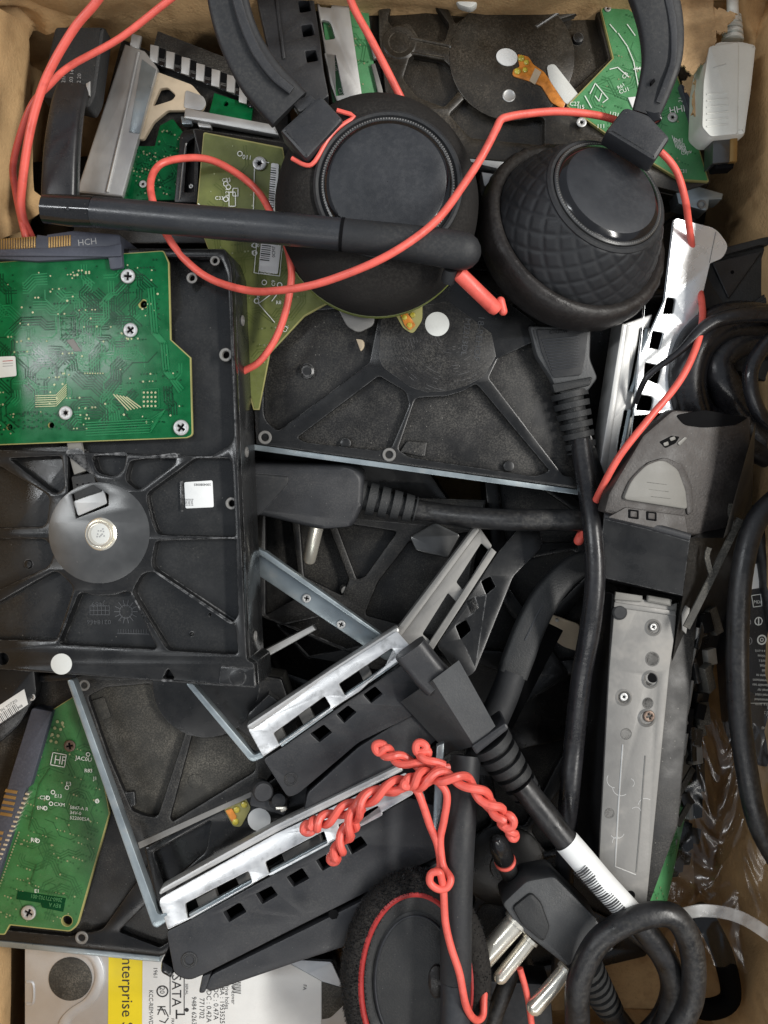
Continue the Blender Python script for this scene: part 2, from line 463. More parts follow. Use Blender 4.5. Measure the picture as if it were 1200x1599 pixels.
def ring_mesh(kind):
    if kind in _proto: return _proto[kind]
    b = MB(); u = 1/S
    mt = K['alu_dull'] if kind == 'bush' else K['cast_rail'] if kind == 'hole' else K['alu']
    b.lathe((0, 0, 0), (0, 0, 1), [(1*u, -.1*u), (1*u, .10*u), (.92*u, .18*u), (.66*u, .18*u), (.56*u, .08*u), (.54*u, -.7*u)], mt, 24, cap=False)
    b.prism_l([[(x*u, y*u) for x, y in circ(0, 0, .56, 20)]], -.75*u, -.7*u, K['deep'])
    o = b.build('screw_hole'); me = o.data; bpy.data.objects.remove(o); _proto[kind] = me
    return me
_rs = random.Random(4)
def place(me, name, parent, l, r, spin=True, rot=None):
    o = bpy.data.objects.new(name, me); COL.objects.link(o); o.parent = parent
    o.location = Vector(l)*S; o.scale = (r*S,)*3
    o.rotation_euler = rot if rot else (0, 0, _rs.uniform(0, 6.28) if spin else 0)
    return o
def screw(parent, fr, x, y, r, w=0, kind='cross'):
    return place(head_mesh(kind), 'screw', parent, fr.p(x, y, w), r)
def hole(parent, fr, x, y, r, w=0, kind='bush', rot=None):
    return place(ring_mesh(kind), 'screw_hole', parent, fr.p(x, y, w), r, False, rot)

def inside(x, y, poly):
    c = False; n = len(poly)
    for i in range(n):
        x1, y1 = poly[i][:2]; x2, y2 = poly[i-1][:2]
        if (y1 > y) != (y2 > y) and x < (x2-x1)*(y-y1)/(y2-y1)+x1: c = not c
    return c
def traces(b, poly, seed, n, mt, md, mv, w, wd=1.6, ang=0, bundle=4, vias=120, step=26):
    """routed copper runs, vias and pads, as raised lines in the board's own mesh"""
    R = random.Random(seed); xs = [q[0] for q in poly]; ys = [q[1] for q in poly]
    a0 = math.radians(ang)
    def ok(x, y): return inside(x, y, poly)
    for i in range(n):
        x, y = R.uniform(min(xs), max(xs)), R.uniform(min(ys), max(ys))
        k = R.randint(1, bundle); d = R.randrange(8); path = [(x, y)]; m = mt if R.random() < .6 else md
        for s_ in range(R.randint(2, 5)):
            l = R.uniform(.4, 1.4)*step; a = a0+d*math.pi/4
            x += math.cos(a)*l; y += math.sin(a)*l; path.append((x, y)); d = (d+R.choice((-1, 1))) % 8
        off = 4.2
        for j in range(k):
            pp = []
            for q in range(len(path)):
                p0, p1 = path[max(q-1, 0)], path[min(q+1, len(path)-1)]
                dx, dy = p1[0]-p0[0], p1[1]-p0[1]; L_ = math.hypot(dx, dy) or 1
                pp.append((path[q][0]-dy/L_*off*j, path[q][1]+dx/L_*off*j))
            if all(ok(*q) for q in pp): b.lines([pp], wd, m, w+.004*i+.02*j)
    for i in range(vias):
        x, y = R.uniform(min(xs), max(xs)), R.uniform(min(ys), max(ys))
        c = R.choice((1, 1, 1, 3, 6))
        for j in range(c):
            xx, yy = x+j*5*math.cos(a0), y+j*5*math.sin(a0)
            if ok(xx, yy): b.dot(xx, yy, R.uniform(1.1, 2.0), mv if R.random() < .35 else md, w+.9, 7)

def ribbed(b, fr, p0, p1, r0, r1, m, ribs=4, fill=.55, seg=20, sq=None):
    """a moulded strain relief: collars with grooves between, tapering from p0 to p1"""
    p0, p1 = Vector(p0), Vector(p1); L = (p1-p0).length; prof = [(r0*.8, 0)]
    for i in range(ribs):
        t0 = i/ribs; t1 = (i+fill)/ribs
        ra, rb = r0+(r1-r0)*t0, r0+(r1-r0)*t1
        prof += [(ra*.72, t0*L), (ra, t0*L+.5), (rb, t1*L-.5), (rb*.72, t1*L)]
    prof += [(r1*.72, L*.97), (r1, L*.975), (r1, L)]
    b.lathe(p0, p1-p0, prof, m, seg, sq=sq)
    return b
# ------------------------------------------------------------------ the cardboard box
def sheet(b, corners, nu, nv, m, amp, seed, thick=14, crease=0):
    """a crumpled board between four world corners (px units), given real thickness"""
    A, B, C_, D = [Vector(c) for c in corners]
    n = (B-A).cross(D-A).normalized(); F_, G_ = [], []
    for j in range(nv+1):
        for i in range(nu+1):
            u, v = i/nu, j/nv
            P = (A*(1-u)+B*u)*(1-v)+(D*(1-u)+C_*u)*v
            q = Vector((P.x*.004+seed, P.y*.004, P.z*.004))
            d = mnoise.noise(q)*amp+mnoise.noise(q*3.1)*amp*.35
            if crease: d -= crease*max(0, 1-abs(mnoise.noise(q*1.3+Vector((9, 3, 1))))*9)
            F_.append(P+n*d); G_.append(P+n*(d-thick))
    w = nu+1; vs = F_+G_; o = len(F_); fs = []
    for j in range(nv):
        for i in range(nu):
            a = j*w+i
            fs.append((a, a+1, a+w+1, a+w)); fs.append((o+a, o+a+w, o+a+w+1, o+a+1))
    rim = [i for i in range(w)]+[j*w+nu for j in range(1, nv+1)]+[nv*w+i for i in range(nu-1, -1, -1)]+[j*w for j in range(nv-1, 0, -1)]
    for i in range(len(rim)):
        a, c = rim[i], rim[(i+1) % len(rim)]
        fs.append((a, o+a, o+c, c))
    b.add(vs, fs, m)

ZB = -640
fb = Fr(600, 800, ZB)
box = thing('cardboard_box', fb, 'worn open brown cardboard box that holds the whole tangle of drives and cables', 'box')
def wall(name, c, nu, nv, amp, seed, crease=0):
    b = MB(); sheet(b, [fb.loc(Vector(q)) for q in c], nu, nv, K['card'], amp, seed, 14, crease); return b.build(name, box, 60)
wall('bottom_panel', [(-760, -1180, ZB), (770, -1180, ZB), (770, 1010, ZB), (-760, 1010, ZB)], 30, 40, 10, 1)
wall('side_wall', [(-700, 1000, ZB), (-672, 990, 60), (-690, -1150, 60), (-745, -1150, ZB)], 14, 40, 16, 2, 20)
wall('side_wall', [(712, -1150, ZB), (740, -1150, 60), (672, 990, 60), (612, 990, ZB)], 14, 40, 14, 3, 22)
wall('end_wall', [(700, 905, ZB), (700, 875, 60), (-760, 870, 60), (-760, 900, ZB)], 40, 14, 16, 4, 16)
wall('end_wall', [(-760, -1110, ZB), (-760, -1120, 60), (760, -1120, 60), (760, -1110, ZB)], 40, 14, 14, 5, 14)
# a folded flap crumpled into the far corner, torn edges on the other side
b = MB(); sheet(b, [fb.g(-90, 20, -150), fb.g(18, 80, -250), fb.g(150, 20, -210), fb.g(130, -60, -150)], 28, 24, K['card'], 13, 7, 10, 30); b.build('corner_flap', box, 60)
b = MB(); sheet(b, [fb.g(-60, -20, -40), fb.g(40, 40, -230), fb.g(48, 330, -290), fb.g(-60, 420, -60)], 20, 44, K['card'], 11, 17, 10, 24); b.build('corner_flap', box, 60)
b = MB(); sheet(b, [fb.g(1030, -60, -170), fb.g(1260, -60, -150), fb.g(1260, 330, -330), fb.g(1075, 190, -300)], 32, 32, K['card'], 11, 27, 10, 28); b.build('corner_flap', box, 60)
for i, c in enumerate((((1092, 6), (1150, 20), (1130, 52), (1098, 44)), ((1085, 120), (1102, 150), (1094, 188), (1080, 176)))):
    R = random.Random(i+31); pts = []
    for k in range(len(c)):
        p, q = c[k], c[(k+1) % len(c)]
        for tt in range(14): pts.append((p[0]+(q[0]-p[0])*tt/14+R.uniform(-2.4, 2.4), p[1]+(q[1]-p[1])*tt/14+R.uniform(-2.4, 2.4)))
    ft = Fr(c[0][0], c[0][1], -142-i*9, (.3, -.2)); b = MB(ft); b.prism([pts], -4, 0, K['card_torn'])
    o = b.build('torn_paper', box); o.matrix_local = fb.matrix().inverted() @ ft.matrix()
for i, (c, am) in enumerate(((((1050, -20), (1112, -30), (1118, 70), (1082, 118), (1054, 90)), 12), (((1085, 90), (1118, 60), (1112, 150), (1092, 175)), 10),
                             (((1062, 130), (1092, 110), (1096, 172), (1078, 150)), 8))):
    R = random.Random(i+3); pts = []
    for k in range(len(c)):
        p, q = c[k], c[(k+1) % len(c)]
        for t in range(16):
            pts.append((p[0]+(q[0]-p[0])*t/16+R.uniform(-2.6, 2.6), p[1]+(q[1]-p[1])*t/16+R.uniform(-2.6, 2.6)))
    ft = Fr(c[0][0], c[0][1], -150-i*14, (.25, -.1)); b = MB(ft); b.prism([pts], -5, 0, K['card_torn'])
    o = b.build('torn_paper', box); o.matrix_local = fb.matrix().inverted() @ ft.matrix()

# ------------------------------------------------------------------ filler drives added under the pile to make the gaps black
def filler_drive(fr, label):
    t = thing('hard_drive', fr, label, 'hard drive', 'dark filler drives at the bottom of the pile')
    b = MB(fr); o = [(-254, -367), (254, -367), (254, 367), (-254, 367)]
    P = []
    for k in range(8):
        a0, a1 = math.radians(k*45+5), math.radians(k*45+40)
        def far(a):
            c, s = math.cos(a), math.sin(a); d = min(225/max(abs(c), 1e-6), 225/max(abs(s), 1e-6)); return (c*d, s*d-110)
        P.append(rnd([(90*math.cos(a0), 90*math.sin(a0)-110), far(a0), far(a1), (90*math.cos(a1), 90*math.sin(a1)-110)], 10))
    b.prism_l([rnd(o, 10)], -125, -20, K['cast_dust'], 3)
    b.prism_l([rnd(o, 10)]+P, -20, 0, K['cast'], 4)
    b.build('casing', t)
    b = MB(fr); b.lathe((0, -110, 0), (0, 0, 1), [(84, -4), (84, 2), (80, 4), (30, 4), (28, 8), (1, 8)], K['cast'], 40); b.build('hub', t)
    return t
def copy_tree(o, parent=None):
    c = o.copy(); COL.objects.link(c)
    if parent: c.parent = parent
    for ch in [q for q in o.children]: copy_tree(ch, c)
    return c
d0 = filler_drive(Fr(560, 930, -400, (.05, .1), 35), 'added black filler drive deep in the pile under the plug with one pin')
for (x, y, z, sl, r, lab) in ((300, 1210, -430, (.06, -.05), 72, 'added black filler drive buried at the bottom left under the dusty castings'),
                              (770, 1270, -450, (-.06, .04), 12, 'added black filler drive in deep shadow below the twisted red cord'),
                              (330, 420, -430, (.03, .03), 96, 'added black filler drive buried under the largest green circuit board'),
                              (800, 420, -420, (-.03, .0), 80, 'added black filler drive buried under the two ear cups'),
                              (960, 760, -400, (.02, .05), 6, 'added black filler drive buried behind the chunky caddy handle'),
                              (1010, 330, -500, (.05, .05), 40, 'added black filler drive buried under the white video connector')):
    c = copy_tree(d0); f = Fr(x, y, z, sl, r); c.matrix_basis = f.matrix(); c['label'] = lab

# ------------------------------------------------------------------ the big drive on the left with the bright green board
f = Fr(155, 835, -80, (.09, .01))
t = thing('hard_drive', f, 'large black hard drive, bright green circuit board and round satin hub, at the left edge', 'hard drive')
OUT = [(-150, 385), (352, 388, 6), (362, 418), (373, 750), (386, 1030, 3), (397, 1036, 3), (400, 1076, 8), (-150, 1034)]
PK = [[(-60, 398), (345, 402, 10), (355, 430), (366, 690, 14), (330, 712, 10), (-60, 700)],
      [(14, 716), (95, 712), (102, 762, 14), (86, 772, 10)], [(-90, 722), (0, 728), (78, 775, 12), (72, 822, 12), (-90, 826)],
      [(-90, 842), (72, 842, 10), (84, 863), (77, 884, 10), (-90, 962)], [(-90, 990), (88, 890, 12), (115, 917, 10), (88, 1000, 6), (-90, 997)],
      [(124, 924, 10), (150, 931), (180, 930), (202, 922, 10), (246, 1014, 8), (91, 1006, 8)],
      [(222, 896, 9), (240, 893, 9), (368, 978), (372, 1022, 8), (262, 1016, 9), (206, 925, 10)],
      [(243, 845, 8), (368, 842, 5), (372, 962, 8), (362, 972, 5), (236, 886, 12)],
      [(228, 772, 10), (304, 716, 5), (362, 716, 10), (368, 838, 5), (246, 835, 10), (237, 812, 10)],
      [(203, 720, 6), (276, 710, 5), (272, 724, 8), (216, 766, 8), (195, 750, 10)], [(144, 713, 5), (197, 709, 5), (194, 732, 9), (178, 744, 9), (152, 738, 9)],
      [(106, 705), (126, 703), (150, 752), (168, 770, 4), (168, 790, 4), (120, 808, 6), (106, 775, 3)],
      [(263, 1044), (273, 1060), (253, 1062)], circ(4, 1029, 9)]
b = MB(f)
b.prism([OUT], -128, -24, K['cast_rail'], 3, wp=0, r=2)
b.prism([OUT]+PK, -24, 0, K['cast'], 3.5, r=5)
b.prism([[(345, 1040), (397, 1044), (398, 1074), (342, 1068)]], 0, 2.5, K['cast'], 2, r=4)
b.prism([circ(371, 1058, 13)], 2.5, 4, K['cast'], .7)
for (x, y, r) in ((45, 881, 4), (300, 990, 2), (328, 960, 1.5)):
    b.lathe(f.p(x, y, -24), (0, 0, 1), [(r*2, 0), (r*1.5, 4), (r*.4, 6)], K['cast'], 12)
b.prism([[(281, 752), (284, 752), (285, 798), (282, 798)]], -24, -19, K['cast_rail'], 1)
b.text('J469', 164, 940, 11, K['emboss'], 180, -23, sx=1.1)
b.text('0218466', 174, 968, 10, K['emboss'], 180, -23, sx=1.1)
for i in range(6): b.lines([[(141+i*6, 946), (141+i*6, 960)]], 1.2, K['emboss'], -23)
for i in range(3): b.lines([[(141, 946+i*7), (171, 946+i*7)]], 1.2, K['emboss'], -22.9)
for i in range(14):
    a = i*math.pi/7
    b.lines([[(197+9*math.cos(a), 955+9*math.sin(a)), (197+18*math.cos(a), 955+18*math.sin(a))]], 1.6, K['emboss'], -23)
b.ring(197, 955, 11, 1.5, K['emboss'], -22.8, 20)
b.lines([[(184, 989), (232, 990)]], 1.4, K['emboss'], -23)
for i in range(12): b.lines([[(185+i*4, 983), (185+i*4, 989)]], 1, K['emboss'], -22.9)
casing = b.build('casing', t)
b = MB(f)
hubp = circ(155, 832, 79, 64)
b.prism([hubp, [(112, 772, 0), (146, 757), (170, 772), (170, 790), (119, 810)]], -6, .5, K['cast_satin'], .4)
b.build('hub', t)
b = MB(f)
b.lathe(f.p(158, 834, 1), (0, 0, 1), [(27, -2), (27, .5), (25, 2), (22, .2), (21, .2), (20.5, 5), (19, 6.5), (17, 5.4), (1, 5.2)], K['nickel'], 32)
b.prism([circ(158, 833, 15.5, 24)], 5.5, 6.6, K['sticker'], .4)
for (u, v) in ((-4, -4), (0, -4), (4, -3), (-5, 1), (2, 1), (5, 4), (-2, 5), (-6, 5), (3, -7), (0, 3)): b.dot(158+u, 833+v, 1.5, K['grey_print'], 7, 5)
b.build('spindle_cap', t)
# board
PCB = [(-60, 412), (0, 409), (256, 391, 4), (264, 410), (267, 530), (298, 558), (301, 680, 5), (292, 684), (0, 695), (-60, 698)]
b = MB(f)
b.prism([PCB, circ(224, 475, 6, 16), circ(15, 667, 5), circ(80, 664, 5)], -4, 2.6, K['edge'], .6)
b.prism([[(-60, 413), (0, 410), (255, 392.5, 4), (262.5, 410), (265.5, 530.5), (296.5, 559), (299.5, 679, 5), (291, 682.5), (0, 693.5), (-60, 696)], circ(224, 475, 8, 16), circ(15, 667, 5), circ(80, 664, 5)], 2.6, 3.2, K['pcb1'], 0)
IN = [(-20, 425), (245, 405), (255, 540), (285, 568), (288, 665), (-20, 680)]
traces(b, IN, 11, 125, K['pcb1t'], K['pcb1d'], K['via'], 3.4, 1.9, -2, 5, 230, 20)
w = 4.8
for i in range(3):
    b.lines([[(232+i*4, 452-i), (238+i*4, 520), (252+i*4, 536), (256+i*4, 580), (266+i*4, 592), (280+i*3, 612-i*3)]], 3.2, K['pcb1t'], w)
for i in range(6): b.lines([[(135, 660+i*4), (235, 655+i*4), (258-i*2, 640+i*3)]], 1.7, K['pcb1t'], w+.1)
for i in range(5): b.lines([[(178+i*5, 616+i), (200+i*5, 640-i)]], 1.9, K['via'], w+.3)
for i in range(6): b.lines([[(56, 618+i*3.4), (88, 617+i*3.4), (104, 600+i*3.4)]], 1.3, K['via'], w+.3)
for j in range(4):
    for i in range(4): b.dot(225+i*6, 613+j*7, 1.9, K['via'], w+.5, 8)
for j in range(4):
    for i in range(4): b.dot(97+i*6.5, 497+j*8.5, 1.3, K['pcb1d'], w+.5, 8)
b.lines([[(222, 608), (248, 607), (249, 636), (223, 637)], [(93, 494), (119, 492), (121, 527), (95, 529)]], 1, K['pcb1t'], w+.7, True)
for j in range(3):
    for i in range(14): b.dot(2+i*7, 646+j*10+(i % 2)*3, 1.7, K['pcb1d'], w+.4, 8)
for i in range(8): b.dot(133+i*4, 583, 1.3, K['via'], w+.4, 6); b.dot(70+i*5, 568+(i % 3)*7, 1.6, K['pcb1d'], w+.4, 7)
b.prism([[(104, 532), (115, 529), (127, 548), (117, 549)]], 3.2, 4.6, K['greyp'], .3)
board = b.build('circuit_board', t)
b = MB(f); b.prism([[(-2, 557), (24, 556), (26, 587), (-2, 590)]], 5.2, 6.2, K['sticker'], 0, 3)
for i in range(3): b.lines([[(5, 564+i*4), (20, 563+i*4)]], 1.2, K['red_dark'] if i == 0 else K['grey_print'], 6.5)
b.build('sticker', board)
for (x, y, r, k) in ((201, 432, 12, 'cross'), (205, 516, 12, 'cross'), (284, 668, 13, 'cross'), (104, 645, 11.5, 'torx')): screw(board, f, x, y, r, 4, k)
b = MB(f)
b.prism([[(-60, 400), (-60, 377), (57, 372, 3), (57, 366), (73, 368), (73, 366), (115, 360), (188, 366, 4), (192, 418, 5), (172, 421, 4), (169, 402), (57, 408)]], -70, 12, K['sata'], 2, r=2)
b.prism([[(-60, 399), (-60, 391), (168, 384), (190, 380), (190, 400), (168, 401)]], 12, 16, K['sata'], 1.5, r=2)
b.text('HCH', 122, 384, 14, K['grey_print'], 6, 12.6)
for i in range(15): b.prism([[(-3+i*4, 373-i*.3), (-.4+i*4, 373-i*.3), (-.4+i*4, 391-i*.3), (-3+i*4, 391-i*.3)]], 8, 13.2, K['gold'], .5)
for i in range(9): b.prism([[(76+i*4, 370-i*.4), (78.6+i*4, 370-i*.4), (78.6+i*4, 387-i*.4), (76+i*4, 387-i*.4)]], 8, 13.2, K['gold'], .5)
b.build('connector', t)
b = MB(f)
b.tube([f.p(117, 690, -10), f.p(122, 715, -8), f.p(128, 738, -6)], 13, K['greyp'], 10, 3, flat=.4)
b.prism([[(111, 744, 4), (146, 738, 4), (150, 757, 3), (158, 760), (158, 768), (117, 781)]], -12, 0, K['plastic_matt'], 2)
for i in range(3): b.dot(121+i*9, 757-i*1.2, 1.6, K['deep'], .4)
b.prism([[(114, 783), (162, 764), (168, 786), (122, 806)]], -10, -3, K['alu'], 1.5, r=3)
b.build('motor_lead', t)
b = MB(f); b.prism([[(288, 753), (332, 750), (334, 792), (290, 794)]], -23.5, -22, K['label'], .2, r=3)
b.text('2004080083', 330, 755, 5.4, K['label_d'], 180, -21.6)
for i in range(3): b.text('L0X2J', 293+i*4.4, 790, 4.6, K['label_d'], 92, -21.6)
b.build('sticker', t)
b = MB(f); b.prism([circ(96, 1037, 16.5, 28)], -.5, 1, K['sticker'], .3); b.build('round_sticker', t)
for (x, y, r) in ((353, 554, 11), (300, 434, 9), (362, 786, 10), (336, 407, 8)): hole(t, f, x, y, r, -8 if y > 410 else -2)
sq = Matrix.Rotation(math.pi/2, 3, 'Y').to_euler()
for (y, xx) in ((490, 364.5), (703, 371), (1001, 385)):
    p = f.p(xx, y, 0); p.z = -58; p.x += 1.5
    place(ring_mesh('bush'), 'screw_hole', t, p, 9, False, sq)

# ------------------------------------------------------------------ drive with the olive board, centre
f = Fr(640, 600, -175, (.02, .05))
t = thing('hard_drive', f, 'dusty black drive with olive green board and a pale round sticker, under the boom', 'hard drive')
OUT = [(300, 200), (560, 240), (740, 430), (850, 515), (905, 620), (955, 772), (400, 694), (392, 560)]
PK = [[(412, 560), (440, 490), (575, 478), (592, 490), (577, 566, 6), (434, 673, 6), (412, 655, 16)],
      [(464, 684, 6), (592, 587, 5), (634, 612, 6), (639, 632), (611, 700, 8), (590, 703), (480, 691)],
      [(622, 702, 6), (649, 622, 8), (672, 620), (698, 619), (724, 611), (744, 599, 6), (858, 735), (838, 744, 10), (640, 714, 6)],
      [(764, 590), (778, 560), (842, 530), (888, 620), (928, 752), (880, 742)]]
b = MB(f)
b.prism([OUT], -120, -16, K['cast_dust'], 2, wp=0)
b.prism([OUT]+PK, -16, 0, K['cast'], 3, r=4)
b.prism([[(636, 688), (668, 690, 4), (664, 714, 4), (624, 706, 3)]], -16, -9, K['cast_dust'], 3, r=3)
b.lathe(f.p(480, 580, -16), (0, 0, 1), [(14, 0), (13, 7), (9, 9), (8, 7), (2, 7)], K['cast_rail'], 20)
for (x, y) in ((540, 692), (795, 728)): b.prism([circ(x, y, 9, 14)], -16, -6, K['cast'], 3)
b.text('M2213DL', 727, 496, 13, K['emboss'], -97, 2.0, sx=1.15); b.text('18-REHOF', 748, 492, 14, K['emboss'], -97, 2.0, sx=1.15)
b.build('casing', t)
b = MB(f)
hp = [(595, 500), (615, 485), (700, 470), (768, 520), (775, 556), (757, 588, 6), (728, 603), (700, 611), (668, 613), (650, 608), (640, 604), (598, 574, 6), (592, 560)]
b.prism([hp], -8, 1.3, K['cast_dust'], 1)
for i in range(16):
    r = 22+i*5; L = []
    for k in range(15):
        a = math.radians(40+k*9.5); x, y = 706+r*math.cos(a)*.98, 520+r*math.sin(a)*.98
        if inside(x, y, hp): L.append((x, y))
    if len(L) > 2: b.lines([L], .35, K['cast'], 1.6)
b.build('hub', t)
b = MB(f); b.prism([circ(683, 506, 19, 32)], 1, 2.6, K['sticker'], .4); b.build('round_sticker', t)
b = MB(f)
b.prism([[(610, 478), (660, 470), (660, 500, 8), (645, 522, 8), (630, 512)]], .5, 2.5, K['edge'], 0, r=4)
b.prism([[(624, 488), (636, 488), (650, 508), (640, 516), (632, 508)]], 3, 5, K['copper'], .6, r=3)
for (x, y) in ((632, 496), (640, 508), (645, 492)): b.lathe(f.p(x, y, 4), (0, 0, 1), [(5, 0), (4.4, 2.5), (1, 3.6)], K['flexy'], 10)
b.build('flex_cable', t)
b = MB(f); b.prism([[(528, 482), (586, 494, 6), (584, 508, 8), (560, 520, 8), (542, 510, 8)]], .5, 7, K['alu_dull'], 2.5, r=4); b.build('clamp_tab', t)
b = MB(f); b.prism([[(397, 694), (955, 772), (955, 780), (397, 703)]], -112, 3, K['steel'], 1.5); b.build('edge_rail', t)
OL = [(318, 206, 4), (442, 230), (475, 410), (520, 470), (476, 494), (422, 552), (405, 640), (396, 640), (330, 400), (306, 340)]
b = MB(f)
b.prism([OL], 8, 14, K['edge'], .5)
b.prism([[(319.5, 208.5, 4), (440, 232), (473, 410), (516, 469), (475, 492), (420.5, 551), (404, 638), (398, 638), (332, 400), (308, 340)]], 14, 14.6, K['pcbo'])
traces(b, [(324, 214), (436, 236), (466, 420), (490, 468), (424, 540), (405, 600), (340, 400), (314, 335)], 5, 90, K['pcbod'], K['pcbod'], K['via'], 14.8, 1.3, -8, 4, 110, 26)
w = 17
wh = K['white']
for (x, y) in ((375, 240), (353, 287), (353, 311), (357, 292), (401, 470), (398, 383), (398, 395), (413, 441), (437, 445)): b.ring(x, y, 4, 1.5, wh, w)
for (s_, x, y, sz, an) in (('110', 394, 243, 10, 174), ('C83', 347, 284, 8, 0), ('C33', 336, 312, 8, 0), ('L21', 358, 306, 8, 90), ('U12', 404, 456, 10, 0), ('C10', 392, 386, 8, 0), ('R4', 393, 397, 8, 0), ('100U4', 402, 428, 10, 0), ('R8', 431, 475, 8, 0), ('C9', 430, 447, 8, 90), ('8', 401, 466, 10, 0), ('2L', 452, 490, 9, 80), ('C3', 446, 520, 9, 60)):
    b.text(s_, x, y, sz, wh, an, w+.05)
b.lines([[(358, 300), (368, 300), (368, 322), (358, 322)], [(364, 294), (372, 294), (372, 306), (364, 306)]], 1.4, wh, w, True)
b.lines([[(404, 474), (423, 460)], [(404, 474), (429, 503)], [(396, 330), (398, 250), (420, 254)], [(310, 318), (332, 336)], [(425, 470), (440, 450)]], 1.4, wh, w+.1)
b.lines([[(402, 372), (442, 377), (437, 431), (397, 426)]], 1.2, wh, w+.15, True)
board = b.build('circuit_board', t)
b = MB(f); b.prism([[(408, 376), (440, 378), (434, 428), (404, 423)]], 15, 18.4, K['label'], .3, r=4)
for i, hh in enumerate((1.8, 1, 1.6, 1, 2, 1.2, 1, 1.8)): b.lines([[(410-i*.4, 383+i*3.2), (423-i*.4, 384.5+i*3.2)]], hh, K['label_d'], 18.9)
b.text('0CM7', 430, 402, 7, K['label_d'], 90, 18.9)
b.build('barcode_sticker', board)
b = MB(f); b.prism([[(424, 254), (436, 256), (430, 350), (417, 350)]], 15, 18.4, K['label'], .3, r=3)
for i in range(22): b.lines([[(424-i*.25, 262+i*3.6), (431-i*.25, 263+i*3.6)]], 1.1+(i*7 % 3)*.5, K['label_d'], 18.9)
b.build('barcode_sticker', board)
screw(board, f, 406, 256, 12, 15, 'torx')
for (x, y) in ((414, 683), (608, 710)): hole(t, f, x, y, 12, 1)
f2 = Fr(565, 537, -168, (.3, -.2), 20)
b = MB(f2); b.prism([[(556, 529), (568, 530, 6), (569, 541, 5), (563, 548, 2)]], -5, 0, K['tan'], 1.5); o = b.build('plastic_chip')
o.matrix_basis = f2.matrix(); tag(o, 'tiny cream chip of broken plastic lying on a dusty black casting', 'plastic chip')

# ------------------------------------------------------------------ brown dusty drive at the top, pale green board
f = Fr(800, 110, -195, (-.02, -.04))
t = thing('hard_drive', f, 'brownish dusty drive with pale green board and amber flex cable, behind the right ear cup', 'hard drive')
OUT = [(590, -60), (1010, -60), (1075, 60), (1112, 285), (1060, 300), (900, 262), (715, 245), (640, 170), (604, 160), (592, 60)]
PK = [[(606, 30), (620, -20), (660, -20), (702, 38, 6), (694, 64), (655, 58, 4), (640, 34, 8), (612, 40)], [(676, -40), (720, -50), (745, 10), (712, 36)],
      [(642, 84), (692, 93), (728, 128), (694, 166), (652, 150), (630, 122)],
      [(736, 144), (770, 164), (806, 178), (850, 184), (850, 226), (735, 214), (702, 178)],
      [(858, 36), (930, 12), (950, 92), (884, 150), (862, 110)], [(790, -40), (940, -40), (930, 0), (850, 22)]]
b = MB(f)
b.prism([OUT], -118, -20, K['cast_brown'], 3, wp=0)
b.prism([OUT]+PK, -20, 0, K['cast_brown'], 5, r=6)
b.prism([circ(800, 90, 98, 48)], -3, 2.5, K['cast_brown'], 2)
b.lathe(f.p(624, 66, 0), (0, 0, 1), [(34, -18), (32, -1), (28, 1.5), (19, 1), (17, -8), (2, -8)], K['cast_brown'], 28)
b.tube([f.p(642, 60, -1), f.p(702, 72, -1)], 4, K['cast_brown'], 10, 1); b.tube([f.p(642, 83, -1), f.p(694, 92, -1)], 3, K['cast_brown'], 8, 1)
b.tube([f.p(703, 72, -1), f.p(716, 96, -1), f.p(731, 118, -1)], 3.5, K['cast_brown'], 8)
b.lathe(f.p(902, 62, -20), (0, 0, 1), [(11, 0), (9, 8), (3, 10)], K['cast_rail'], 14)
b.tube([f.p(838, 42, 2), f.p(908, -4, 2)], 3, K['cast_rail'], 8, 1)
b.build('casing', t)
b = MB(f); b.prism([circ(792, 89, 17, 28, 13.5, 15)], 2, 4.5, K['label'], .5); b.build('round_sticker', t)
b = MB(f); b.lathe(f.p(795, 150, 1), (0, 0, 1), [(11.5, -1), (11.5, 2), (10, 3), (8, 2), (1, 2)], K['alu'], 24); b.build('spindle_cap', t)
b = MB(f)
b.prism([[(808, 84, 4), (826, 88, 5), (833, 100), (850, 112), (862, 128), (884, 160), (880, 170), (862, 160), (846, 134), (826, 126), (800, 118, 6), (802, 108), (812, 104)]], 2, 5, K['copper'], .8, r=3)
b.prism([[(836, 106), (846, 112), (836, 132), (827, 126)]], 5, 6.4, K['tan'], .4)
for (x, y, r) in ((814, 92, 6), (822, 98, 5), (808, 112, 6), (820, 110, 5)): b.lathe(f.p(x, y, 4), (0, 0, 1), [(r, 0), (r*.9, 3), (2, 5)], K['flexy'], 12)
b.build('flex_cable', t)
b = MB(f); b.prism([[(854, 102, 6), (866, 99, 6), (906, 150), (896, 168), (882, 160), (858, 124, 8)]], 3, 6, K['sticker'], .8, r=3); b.build('tag', t)
PC = [(938, 13, 5), (946, 7, 5), (977, 8), (1040, 60), (1066, 140), (1108, 284, 3), (1062, 281), (965, 222), (885, 165, 2), (957, 91)]
b = MB(f); b.prism([PC], 1, 9, K['edge'], .5)
b.prism([[(940, 14.5, 5), (947, 9, 5), (976, 10), (1038, 62), (1064, 141), (1105.5, 282, 3), (1063, 279), (967, 220.5), (888.5, 165, 2), (959.5, 91)]], 9, 9.6, K['pcb3'])
traces(b, [(945, 15), (974, 14), (1034, 64), (1060, 145), (1095, 270), (1060, 270), (970, 212), (900, 166), (962, 92)], 21, 60, K['pcb3d'], K['pcb3d'], K['via'], 9.8, 1.3, 20, 4, 90, 22)
w = 12
